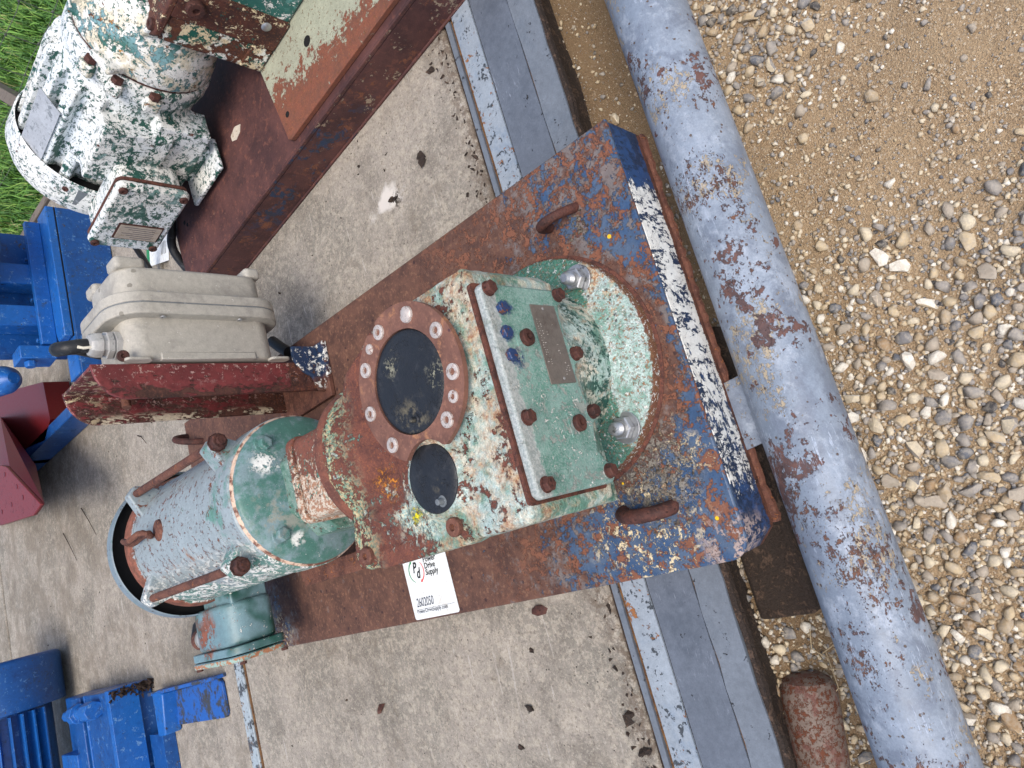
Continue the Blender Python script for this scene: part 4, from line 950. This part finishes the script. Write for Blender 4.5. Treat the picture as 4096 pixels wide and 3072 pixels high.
arc('logo_arc', math.radians(155), math.radians(35), 'ink_green')
arc('logo_arc', math.radians(-45), math.radians(-150), 'ink_red')

# ================================================================ red post with its grey switch enclosure
po = root('channel_post', 'upright red-painted channel post, rusty and rounded at its top, on the base plate', 'post', (-.10, .88, 0))
XW, XT, YN, YFR = -.077, -.140, .800, .958
def flange_pts(z0=.0, zt=.447):
    P = [(XW, z0), (XW, zt)]
    for i in range(9):
        an = PI / 2 * i / 8; P.append((XT + .0 + (XW - XT) * (1 - math.sin(an)) * 1.0, zt - .052 + .052 * math.cos(an)))
    P += [(XT, z0)]
    return P
m = MB(); m.prism(flange_pts(), 0, .006, ((0, YN, 0), (1, 0, 0), (0, 0, 1), (0, 1, 0))); part(m, 'near_flange', 'post', po, .0018)
m = MB(); m.prism(flange_pts(), 0, .006, ((0, YFR - .006, 0), (1, 0, 0), (0, 0, 1), (0, 1, 0))); part(m, 'far_flange', 'post', po, .0018)
m = MB(); m.box((XW - .006, YN + .0055, .0), (XW - .0002, YFR - .0055, .4465)); part(m, 'web', 'post', po, .001)
m = MB(); m.cyl((XW - .004, .93, .352), (XW - .040, .925, .354), .008, n=12); part(m, 'bolt', 'rust', po)
m = MB(); m.prism([(-.040, .768), (-.160, .775), (-.165, .985), (-.040, .975)], 0.0005, .012); part(m, 'foot_plate', 'post_foot', po, .002)
m = MB(); pf = [(-.045, .012), (-.045, .070), (-.070, .072), (-.095, .060), (-.112, .035), (-.142, .026), (-.145, .012)]
m.prism(pf, 0, .008, ((0, .790, 0), (1, 0, 0), (0, 0, 1), (0, 1, 0))); part(m, 'gusset', 'post_foot', po, .001)
m = MB(); m.box((-.125, .965, .0), (-.100, .99, .08)); part(m, 'cable_stub', 'cable', po, .004)

en = root('switch_enclosure', 'pale grey cast aluminium switch enclosure bolted to the side of the red channel post', 'enclosure', (.02, .87, .24))
FP = lambda x: ((x, 0, 0), (0, 1, 0), (0, 0, 1), (1, 0, 0))
m = MB(); m.prism(rrect(.788, .108, .950, .385, .032), 0, .105, FP(-.072)); bd = part(m, 'rear_body', 'enclosure', en, .006, 3)
m = MB(); m.prism([(.786, .155), (.786, .335), (.800, .335), (.800, .155)], 0, .014, FP(-.0735)); part(m, 'mounting_recess', 'enclosure', bd, .002)
m = MB(); m.prism(rrect(.764, .082, .972, .412, .062, 10), 0, .0215, FP(.0060)); part(m, 'body_rim', 'enclosure', en, .003, 3)
m = MB(); m.prism(rrect(.7655, .0835, .9705, .4105, .061, 10), 0, .002, FP(.0272)); part(m, 'gasket', 'tag_grey', en)
m = MB(); m.prism(rrect(.764, .082, .972, .412, .062, 10), 0, .0200, FP(.0290)); cvr = part(m, 'cover_rim', 'enclosure', en, .003, 3)
m = MB(); m.prism(rrect(.786, .106, .952, .386, .040), 0, .058, FP(.0480)); 
m.prism([(.80, .165), (.80, .325), (.93, .325), (.93, .165)], .050, .066, FP(.0480))
part(m, 'cover_dome', 'enclosure', en, .006, 3)
for (y0, y1, z0, z1) in ((.788, .835, .332, .386), (.905, .950, .332, .386), (.788, .835, .106, .140), (.905, .950, .106, .140)):
    m = MB(); m.prism(rrect(y0, z0, y1, z1, .010), 0, .022, FP(.1045)); part(m, 'cover_lobe', 'enclosure', en, .006, 3)
for (z, x) in ((.325, .050), (.180, .050), (.325, .0035), (.180, .0035)):
    inst(with_mat(SOCK, 'galv'), 'screw', en, (x, .775, z), (1, 0, 0) if x > .04 else (-1, 0, 0), scale=.7)
for (z0, z1) in ((.085, .128), (.352, .398)):
    m = MB(); m.prism(rrect(.778, z0, .80, z1, .009), 0, .005, FP(-.0765)); part(m, 'mounting_ear', 'enclosure', en, .001)
inst(with_mat(PLUG, 'rust_dark'), 'plug', en, (-.066, .790, .398), (-.3, -1, .2), scale=.8)
m = MB(); m.lathe((-.028, .838, .384), (0, 0, 1), [(0, .0265), (.010, .0265), (.0105, .021), (.0125, .021), (.013, .025), (.022, .025), (.0225, .020), (.028, .0195), (.030, .023), (.042, .0225), (.048, .0185), (.050, .012)], 8)
part(m, 'cable_gland', 'gland', en, smooth=30)
m = MB(); pth = [(-.028, .838, .425), (-.029, .840, .445), (-.030, .846, .461), (-.026, .862, .470), (-.018, .885, .466), (-.006, .908, .448), (.002, .928, .42), (.004, .96, .37), (.0, 1.0, .30)]
P = []
for i in range(len(pth) - 1):
    for k in range(4):
        a_, b_ = Vector(pth[i]), Vector(pth[i + 1]); P.append(a_.lerp(b_, k / 4))
P.append(Vector(pth[-1])); m.tube(P, .0125, 14); cb_ = part(m, 'cable', 'cable', en)
m = MB(); m.tube([(-.036, .8262, .432), (-.0370, .8275, .444), (-.034, .8300, .452)], .0026, 8); part(m, 'tape_strip', 'tape', cb_)

# ================================================================ second drive: skid, pad, gearmotor
TH = math.atan2(.118, .993); O2 = (.442, .241, 0)
sk = root('rusty_skid', 'dark maroon-brown rusty steel skid channel under the white-flaking motor', 'skid', O2, TH)
m = MB(); m.box((.004, -.8, -.010), (.60, 1.075, 0)); part(m, 'top_plate', 'rust_skid', sk, .003, local=True)
def chan(y0, y1):
    mb = MB(); mb.box((0, y0, -.098), (.010, y1, -.0105)); mb.box((-.0035, y0, -.100), (.05, y1, -.0935)); mb.box((-.001, y0, -.0095), (.0035, y1, .0005)); return mb
part(chan(-.8, 1.075), 'side_channel', 'rust_skid', sk, .002, local=True)
m = MB(); m.box((.010, 1.066, -.098), (.59, 1.074, -.0105)); part(m, 'end_web', 'rust_skid', sk, local=True)
m = MB(); m.prism([(.020, -.8), (.020, .470), (.026, .478), (.255, .500), (.46, .500), (.46, -.8)], .0006, .0125); part(m, 'mounting_pad', 'pad_cream', sk, .0015, local=True)
for (v, u, r0) in ((.076, .455, .007), (.158, .322, .012), (.178, .77, .006), (.18, 1.012, .006), (.165, 1.0, .005)):
    m = MB(); z = .0128 if u < .47 else .0003; m.lathe((v, u, z), (0, 0, 1), [(0, r0), (.0003, r0), (.0003, 0)], 14); part(m, 'bolt_hole', 'black', sk, local=True)
m = MB(); m.hull([(.205 + .016 * math.cos(i), .672 + .026 * math.sin(i) * (1 + .2 * math.sin(3 * i)), z) for i in range(7) for z in (.0003, .0015)]); M['bird'] = weathered('pale_paint_flake', lin(206, 196, 180), [(chips(70, .58, .05), lin(150, 120, 90), .8, 0)]); part(m, 'pale_splash', 'bird', sk, local=True)

g2 = root('gearmotor', 'ribbed motor and gear unit in flaking white paint over green, on the maroon skid', 'gearmotor', (O2[0], O2[1], 0), TH)
def L(mb, name, mat, par=None, **k): return part(mb, name, mat, par or g2, local=True, **k)
m = MB(); m.prism([(.2375, -.20), (.2375, .480), (.262, .500), (.52, .500), (.52, -.20)], .013, .246); L(m, 'gear_housing', 'housing2_top', bevel=.008, seg=3)
m = MB(); m.prism([(.2315, .432), (.2315, .494), (.242, .5035), (.275, .5035), (.275, .432)], .014, .236); L(m, 'end_rib', 'housing2', bevel=.004, rough_amp=.001)
m = MB(); m.prism([(.2285, .352), (.2285, .431), (.27, .431), (.27, .352)], .014, .240); L(m, 'side_pad', 'pad2', bevel=.003, rough_amp=.001)
m = MB(); m.box((.2295, .432, .014), (.262, .496, .066)); L(m, 'green_foot', 'housing2', bevel=.004)
m = MB(); m.prism([(.228, .350), (.228, .485), (.25, .508), (.34, .508), (.34, .350)], .2375, .253); L(m, 'corner_pad', 'pad2', bevel=.004)
inst(with_mat(PLUG, 'rust_dark'), 'plug', g2, (.247, .478, .2535), local=True); inst(with_mat(PLUG, 'rust_dark'), 'plug', g2, (.2285, .392, .205), (-1, 0, 0), local=True, scale=1.5)
m = MB(); m.lathe((.228, .375, .060), (-1, 0, 0), [(0, .011), (.0016, .011), (.004, .008), (.005, 0)], 20); L(m, 'plug_bright', 'galv')
V2, Z2 = .372, .195
def gear2_bell():
    mb = MB(); mb.lathe((V2, .47, Z2), (0, 1, 0), [(0, .105), (.03, .118), (.09, .140), (.130, .148), (.150, .148)], 72)
    mb.prism([(.24, .49), (.30, .60), (.40, .60), (.44, .49)], .16, .262); mb.box((V2 - .012, .49, .28), (V2 + .012, .61, .355))
    mb.hull([(V2 - .15, .600, .30), (V2 - .15, .618, .30), (V2 - .1, .6, .33), (V2 - .1, .618, .33), (V2 - .1, .6, .2), (V2 - .1, .618, .2)]); return mb
L(gear2_bell(), 'adapter_bell', 'white_heavy', remesh=.0035, rs=5, rough_amp=.002, rough_size=.02)
m = MB(); m.lathe((V2, .6205, Z2), (0, 1, 0), [(0, .145), (.0045, .145)], 72); L(m, 'joint_gap', 'rust_dark')
def motor2_body():
    mb = MB(); mb.lathe((V2, .6255, Z2), (0, 1, 0), [(0, .150), (.006, .153), (.045, .153), (.052, .146), (.34, .142), (.37, .13)], 96)
    for i in range(13):
        an = math.radians(-20 + i * 220 / 12); d = Vector((math.cos(an), 0, math.sin(an))); s_ = d.cross(Vector((0, 1, 0)))
        c = Vector((V2, 0, Z2)); hi = .170
        if 150 < math.degrees(an) < 205: continue
        P = []
        for (y_, r_) in ((.695, .13), (.720, hi - .003), (.745, hi), (.975, hi), (.99, .13)):
            for q in (-.0125, .0125): P.append(c + d * r_ + s_ * q + Vector((0, y_, 0)))
        mb.hull(P)
    mb.box((V2 - .175, .70, .05), (V2 - .10, .93, .17)); mb.box((V2 - .19, .73, .13), (V2 - .10, .90, .28)); return mb
L(motor2_body(), 'motor_frame', 'white_green', remesh=.0036, rs=4, rough_amp=.0025, rough_size=.02)
for an in (128, 150, 178):
    d = Vector((math.cos(math.radians(an)), 0, math.sin(math.radians(an)))); c = Vector((V2, 0, Z2)) + d * .150
    m = MB(); m.hull([c + d * r_ + Vector((0, y_, 0)) + d.cross(Vector((0, 1, 0))) * q for r_ in (-.02, .020) for y_ in (.640, .675) for q in (-.016, .016)]); L(m, 'flange_lug', 'white_heavy', bevel=.006, seg=3)
    m = MB(); m.lathe(c + d * .006 + Vector((0, .640, 0)), (0, -1, 0), [(0, .0125), (.010, .0125), (.012, .011)], 6); L(m, 'bolt', 'rust_dark')
m = MB(); m.lathe((V2, .962, Z2), (0, 1, 0), [(0, .1760), (.004, .1800), (.070, .1820), (.105, .168), (.120, .135), (.124, .05), (.118, .05), (.112, .13), (.066, .1785), (.004, .1750)], 96, closed=True); L(m, 'fan_cover', 'white_green', smooth=40)
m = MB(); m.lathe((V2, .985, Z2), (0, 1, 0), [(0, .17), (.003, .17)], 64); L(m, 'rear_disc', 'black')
for an in (150, 175): 
    d = Vector((math.cos(math.radians(an)), 0, math.sin(math.radians(an)))); inst(with_mat(PLUG, 'rust_dark'), 'screw', g2, Vector((V2, .99, Z2)) + d * .1805, d, local=True, scale=.55)
m = MB(); c = Vector((V2, 0, Z2)); P = []
for an in (158, 182):
    d = Vector((math.cos(math.radians(an)), 0, math.sin(math.radians(an))))
    P += [c + d * r_ + Vector((0, y_, 0)) for r_ in (.1800, .1835) for y_ in (.975, 1.028)]
m.hull(P); L(m, 'grey_label', 'tag_grey')
m = MB(); c = Vector((V2, 0, Z2)); P = []
for an, ys in ((104, (.80, .965)), (127, (.80, .965))):
    d = Vector((math.cos(math.radians(an)), 0, math.sin(math.radians(an)))); P += [c + d * r_ + Vector((0, y_, 0)) for r_ in (.174, .1755) for y_ in ys]
m.hull(P); L(m, 'maker_plate', 'alu_tag')
m = MB(); m.box((.15, .74, .013), (.24, .90, .025)); m.box((.21, .76, .024), (.26, .88, .08)); L(m, 'motor_foot', 'white_green', bevel=.004, rough_amp=.001)
# conduit box of the second motor (lid turned a little)
def jb2(): 
    mb = MB(); mb.prism(rrect(.826, .078, 1.050, .228, (.02, .02, .03, .05)), 0, .060, ((.200, 0, 0), (0, 1, 0), (0, 0, 1), (-1, 0, 0))); return mb
j2 = L(jb2(), 'conduit_box', 'white_green', bevel=.008, seg=3)
FZ = lambda v: ((v, 0, 0), (0, 1, 0), (0, 0, 1), (-1, 0, 0))
m = MB(); m.prism(rrect(.820, .072, 1.060, .236, .018), 0, .008, FZ(.1395)); L(m, 'box_gasket', 'gasket', j2, bevel=.001)
m = MB(); m.prism(rrect(.818, .070, 1.062, .238, .018), 0, .022, FZ(.1310)); j2l = L(m, 'box_lid', 'white_green', j2, bevel=.009, seg=3)
for (u, z) in ((.834, .224), (.834, .086), (1.046, .086), (1.046, .224)): inst(with_mat(PLUG, 'rust_dark'), 'screw', j2l, (.1092, u, z), (-1, 0, 0), local=True, scale=.8)
m = MB(); m.prism(rrect(.955, .088, 1.018, .195, .003), 0, .0015, FZ(.1090)); L(m, 'plate_backing', 'rust_dark', j2l)
m = MB(); m.prism(rrect(.960, .092, 1.014, .190, .002), 0, .0015, FZ(.1074)); jp = L(m, 'maker_plate', 'tag_tan', j2l)
m = MB()
for i in range(6): m.box((.1055, .966 + i * .0080, .105), (.1060, .9672 + i * .0080, .180 - (i % 3) * .012))
L(m, 'printed_lines', 'ink_blue', jp)
def smooth_path(p, k=5):
    P = [Vector(q) for q in p]; out = []
    for i in range(len(P) - 1):
        p0 = P[max(i - 1, 0)]; p1 = P[i]; p2 = P[i + 1]; p3 = P[min(i + 2, len(P) - 1)]
        for j in range(k):
            t = j / k; out.append(.5 * ((2 * p1) + (p2 - p0) * t + (2 * p0 - 5 * p1 + 4 * p2 - p3) * t * t + (3 * p1 - p0 - 3 * p2 + p3) * t ** 3))
    return out + [P[-1]]
m = MB(); m.tube(smooth_path([(.30, .86, .09), (.27, .93, .03), (.255, 1.0, .014), (.225, 1.045, .013), (.19, 1.062, .013), (.13, 1.085, .010), (.05, 1.14, -.08)]), .0115, 12)
part(m, 'black_cable', 'cable', None, cat='cable', label='thick black cable lying across the far end of the maroon skid', loc=(.6, 1.2, 0))
bpy.data.objects['black_cable'].rotation_euler = (0, 0, 0)
cbx = bpy.data.objects['black_cable']; cbx.data.transform(Matrix.Translation((.6, 1.2, 0))); cbx.location = O2; cbx.rotation_euler = (0, 0, TH)
m = MB(); m.tube(smooth_path([(.30, 1.20, .06), (.325, 1.33, .0), (.29, 1.40, -.06), (.20, 1.42, -.085), (.05, 1.40, -.088)]), .010, 10)
part(m, 'black_cable', 'cable', None, cat='cable', label='black cable on the concrete behind the grey enclosure, below the conduit box lid')
cby = bpy.data.objects['black_cable.001']; cby.location = O2; cby.rotation_euler = (0, 0, TH)
sl = root('paper_slip', 'white paper slip with green edge lying on concrete behind the grey enclosure', 'paper slip', (.64, 1.68, -.1))
m = MB(); fr = ((.655, 1.745, -.0985), (-.30, -.95, 0), (.95, -.30, 0), (0, 0, 1))
m.prism([(0, -.045), (0, .06), (.165, .045), (.165, -.045)], 0, .001, fr); c_ = part(m, 'card', 'card', sl)
m = MB(); m.prism([(0, -.045), (0, .06), (.022, .06), (.022, -.045)], .0012, .0018, fr); part(m, 'green_band', 'ink_green', c_)
m = MB()
for i in range(4): m.prism([(.112 + i * .010, -.02), (.112 + i * .010, .02), (.1145 + i * .010, .02), (.1145 + i * .010, -.02)], .0012, .0016, fr)
part(m, 'print_lines', 'ink', c_)

# ================================================================ blue machine (upper left)
ma = root('blue_machine', 'bright blue painted machine frame with bolted flange standing behind the grey enclosure', 'machine', (.6, 2.2, -.1))
def P_(mb, name, mat, par, **k): return part(mb, name, mat, par, **k)
m = MB(); m.box((.345, 2.02, -.098), (.95, 2.12, .0555)); P_(m, 'base_beam', 'mblue_shade', ma, bevel=.002)
m = MB(); m.box((.345, 2.0205, .056), (.95, 2.12, .0605)); P_(m, 'base_beam_top', 'mblue', ma)  # top in the lighter blue, the beam below in the shaded copy
m = MB(); m.box((.475, 2.0205, .0615), (.95, 2.027, .064)); P_(m, 'seam', 'black', ma)
m = MB(); m.prism([(.475, 2.019), (.95, 2.019), (.95, 2.115), (.535, 2.115), (.475, 2.085)], .0645, .090); P_(m, 'upper_beam', 'mblue', ma, bevel=.003)
m = MB(); m.prism([(.475, .0905), (.925, .0905), (.925, .135), (.475, .135)], 0, .024, ((0, 2.096, 0), (1, 0, 0), (0, 0, 1), (0, 1, 0))); P_(m, 'flange_plate', 'mblue', ma, bevel=.002)
m = MB(); m.box((.478, 2.1205, .02), (.93, 2.205, .078)); P_(m, 'ledge', 'mblue_shade', ma, bevel=.002)
m = MB(); m.box((.478, 2.2055, .02), (.93, 2.26, .42)); P_(m, 'rear_wall', 'mblue_shade', ma, bevel=.002)
for (x0, x1) in ((.700, .774), (.548, .622)):
    m = MB(); m.box((x0, 2.1208, .0785), (x1, 2.205, .40)); P_(m, 'rib_block', 'mblue', ma, bevel=.004)
for (x, y) in ((.812, 2.165), (.660, 2.165), (.512, 2.165)):
    m = MB(); m.lathe((x, y, .0785), (0, 0, 1), [(0, .018), (.004, .018), (.0042, .0140), (.018, .0140), (.0182, .0085), (.050, .0085), (.052, .006)], 6); P_(m, 'ledge_bolt', 'mblue', ma)
m = MB(); m.box((.425, 2.10, .095), (.470, 2.19, .20)); m.lathe((.42, 2.12, .17), (-1, 0, 0), [(0, .018), (.02, .018)], 6); P_(m, 'clamp_block', 'mblue', ma, bevel=.003)
m = MB(); m.lathe((.435, 2.32, .17), (.15, .8, .25), [(0, .02), (.02, .04), (.05, .05), (.2, .055)], 32); P_(m, 'round_housing', 'mblue', ma)
m = MB(); m.lathe((.78, 1.95, .36), (-.12, .99, .15), [(0, .10), (.02, .125), (.5, .125)], 48); P_(m, 'motor_cowl', 'mblue_shade', ma, smooth=40)
m = MB(); m.box((.300, 2.0205, -.098), (.344, 3.3, .0)); m.box((.30, 3.0, -.098), (.6, 3.06, -.01)); P_(m, 'frame_tube', 'mblue_shade', ma, bevel=.003)
m = MB(); m.box((.66, 1.93, -.098), (.70, 2.019, -.085)); P_(m, 'foot_tab', 'mblue', ma)
rd = root('red_machine_base', 'dark red steel guard box with a drilled lighter red face behind the blue beam', 'machine', (.1, 2.5, -.1))
m = MB(); m.hull([(.49, 3.38, .0), (.352, 2.99, .0), (.304, 2.70, .0), (.36, 2.60, .0), (.52, 2.62, .0), (.7, 3.3, .0), (.49, 3.38, -.09), (.352, 2.99, -.09), (.346, 2.70, -.09), (.37, 2.62, -.09), (.52, 2.62, -.09), (.7, 3.3, -.09)]); P_(m, 'floor_panel', 'mred_d', rd)
m = MB(); T_ = [(.174, 2.503, .2), (.150, 2.431, .2), (-.057, 2.106, .2), (-.071, 2.198, .2), (-.02, 2.604, .2), (.12, 2.9, .2)]
m.prism([(p[0], p[1]) for p in T_], .190, .200); P_(m, 'drilled_face', 'mred', rd, bevel=.002)
m = MB(); m.hull([(p[0], p[1], .1895) for p in T_] + [(.461, 2.85, .10), (.155, 2.478, .10), (.34, 3.23, -.09), (.48, 3.38, -.09), (.70, 3.7, -.09), (.16, 3.36, -.09), (.21, 3.96, -.09)]); P_(m, 'guard_box', 'mred_d', rd)
for (cx, cy) in ((30, 660), (110, 740), (150, 812), (75, 860), (12, 908)):
    f = (cx / 1.659, 1500 + cy / 1.659)
    ray = cam.matrix_world.to_3x3() @ Vector((f[0] - 2048, 1536 - f[1], -2840)); q = Vector(cam.location) + ray * ((.2005 - cam.location.z) / ray.z)
    m = MB(); m.lathe(q, (0, 0, 1), [(0, .0085), (.0006, .0085), (.0006, 0)], 12); P_(m, 'drill_hole', 'mred_d', rd)

# ================================================================ blue motor (lower left)
mbm = root('blue_motor', 'blue painted electric motor with cooling fins and smooth fan cowl, lower left', 'motor', (-.8, 2.8, -.1))
CYB, CZB = 3.25, .13
m = MB(); m.lathe((-.474, CYB, CZB), (-1, 0, 0), [(0, .05), (.0005, .20), (.006, .214), (.016, .220), (.198, .220), (.200, .217), (.200, .16)], 96); P_(m, 'fan_cowl', 'mblue_shade', mbm, smooth=40)
m = MB(); d = Vector((0, -.60, .80)); m.lathe(Vector((-.645, CYB, CZB)) + d * .2195, d, [(0, .009), (.0015, .009), (.0015, 0)], 12); P_(m, 'cowl_hole', 'tag_tan', mbm)
m = MB(); m.lathe((-.665, CYB, CZB), (-1, 0, 0), [(0, .168), (1.0, .168)], 64); P_(m, 'motor_core', 'mblue_shade', mbm, smooth=40)
for i in range(17):
    an = math.radians(25 + i * 11.5); d = Vector((0, math.cos(an), math.sin(an))); s_ = Vector((0, -d.z, d.y))
    m = MB(); m.hull([Vector((x, CYB, CZB)) + d * r_ + s_ * q for x in (-.683, -1.6) for (r_, q) in ((.16, .005), (.16, -.005), (.208, .0028), (.208, -.0028))]); P_(m, 'cooling_fin', 'mblue', mbm)
m = MB(); m.box((-1.6, 2.66, -.098), (-.672, 2.90, .0)); P_(m, 'foot_rail', 'mblue_shade', mbm, bevel=.004)
m = MB(); m.box((-1.6, 2.545, -.098), (-.668, 2.64, .052)); P_(m, 'mounting_rail', 'mblue_shade', mbm, bevel=.004)
m = MB(); m.box((-1.6, 2.300, -.096), (-.668, 2.535, .040)); P_(m, 'gear_block', 'mblue_shade', mbm, bevel=.003)
m = MB(); m.box((-1.6, 2.2850, -.05), (-.664, 2.3165, .0415)); P_(m, 'block_rim', 'mblue', mbm, bevel=.002)
m = MB(); m.box((-1.6, 2.52, .0), (-.667, 2.532, .0445)); P_(m, 'block_rim', 'mblue', mbm, bevel=.002)
m = MB(); m.lathe((-.722, 2.66, .062), (.03, -1, 0), [(0, .020), (.09, .020), (.0902, .034), (.14, .034), (.1402, .021), (.22, .021), (.2202, .032), (.29, .030)], 8); P_(m, 'clamp_bolt', 'mblue', mbm, bevel=.002)
m = MB()
for i in range(170):
    x = -.670 - abs(random.gauss(0, .014)); y = random.uniform(2.292, 2.303); z = random.uniform(-.095, .038); s = random.uniform(.002, .005)
    m.hull([Vector((x, y - .012, z)) + Vector([random.gauss(0, s) for _ in range(3)]) for _ in range(8)])
P_(m, 'grease_clods', 'dirt', mbm, kind='stuff')
m = MB(); m.box((-1.6, 2.62, .0), (-.855, 2.80, .062)); P_(m, 'lug', 'mblue', mbm, bevel=.003)
ft = root('blue_foot_frame', 'dirty blue steel angle foot sticking out in front of the blue motor', 'frame', (-.75, 2.0, -.1))
m = MB(); m.hull([(-.716, 2.20, -.0985), (-.706, 2.20, -.0985), (-.700, 1.735, -.0985), (-.690, 1.735, -.0985), (-.716, 2.20, -.045), (-.706, 2.20, -.045), (-.700, 1.735, -.060), (-.690, 1.735, -.060)]); P_(m, 'rear_web', 'mblue_dirty', ft, bevel=.001)
m = MB(); m.prism([(-.708, 2.165), (-.703, 2.120), (-.714, 2.082), (-.840, 2.108), (-.843, 2.165)], -.098, -.045); P_(m, 'upright_leg', 'mblue', ft, bevel=.005)
m = MB(); m.prism([(-.702, 1.765), (-.715, 1.750), (-.800, 1.750), (-.812, 1.762), (-.824, 2.12), (-.719, 2.12)], -.0975, -.088); P_(m, 'foot_plate', 'mblue_dirty', ft, bevel=.002)
m = MB(); m.box((-1.6, 2.17, -.0985), (-.84, 2.28, -.060)); P_(m, 'skid_rail', 'mblue_shade', ft)

# ================================================================ clods and litter on the slab
spots_ = [(.230, .448, .021, 'dark clod of dirt on the concrete between the two skids'),
          (.378, .366, .010, 'small dark clod on the concrete near the dock edge beam at the top'),
          (.200, .563, .014, 'dark clod in the middle of the white splat on the concrete'),
          (-.863, .345, .016, 'black clod at the slab edge, beside the rust seam, lower right'),
          (-.738, .520, .010, 'small black clod on the concrete below the base plate'),
          (-.840, .553, .013, 'dark rusty clod on the concrete near the bottom edge'),
          (-.907, .609, .009, 'small black clod nearest the bottom edge of the concrete'),
          (-.796, 1.142, .006, 'small dark speck on the concrete below the junction box'),
          (-.916, .328, .014, 'black clod at the slab edge lowest beside the edge beam')]
for (x, y, s, lb) in spots_:
    m = MB()
    for _ in range(3):
        c_ = Vector((x + random.gauss(0, s * .15), y + random.gauss(0, s * .3), -.1 + s * .2)); m.hull([c_ + Vector((random.gauss(0, s * .26), random.gauss(0, s * .36), random.gauss(0, s * .2))) for _ in range(14)])
    part(m, 'dirt_clod', 'lump', label=lb, cat='clod', loc=(x, y, -.1))
m = MB(); c_ = Vector((-.821, 1.016, -.096)); m.hull([c_ + Vector((random.gauss(0, .006), random.gauss(0, .009), random.gauss(0, .004))) for _ in range(16)])
part(m, 'rust_flake', 'rust', label='orange-brown rust flake lying on the concrete below the base plate', cat='flake', loc=tuple(c_))
m = MB(); c_ = Vector((-.672, .478, -.096)); m.hull([c_ + Vector((random.gauss(0, .006), random.gauss(0, .010), random.gauss(0, .003))) for _ in range(16)])
part(m, 'wood_chip', 'rust_dark', label='brown bark chip on the concrete just below the base plate edge', cat='chip', loc=tuple(c_))
def twig(A, B, lb):
    mb = MB(); A = Vector(A); B = Vector(B); mid = (A + B) / 2 + Vector((.006, -.01, .004)); mb.tube([A, mid, B], lambda u: .0022 * (1 - .6 * u), 6); part(mb, 'twig', 'lump', label=lb, cat='twig', loc=tuple(A))
twig((-.03, 2.98, -.096), (-.165, 2.86, -.096), 'thin dark twig on the concrete, further from the motor fan cover')
twig((.02, 2.72, -.096), (-.11, 2.60, -.096), 'thin dark hooked twig on the concrete, nearer the red box')
twig((.125, 2.06, -.096), (.08, 2.00, -.096), 'short dark twig on the concrete beside the top of the red post')
m = MB()
for i in range(420):
    x = random.uniform(-1.1, .5); y = .318 + abs(random.gauss(0, .02)); s = random.uniform(.0008, .0035)
    if i > 260: x = random.uniform(-1.0, .9); y = random.uniform(.33, 3.9); s *= .8
    c_ = Vector((x, y, -.0995)); m.hull([c_ + Vector([random.gauss(0, s) for _ in range(3)]) for _ in range(6)])
part(m, 'grit', 'lump', slab1, kind='stuff')
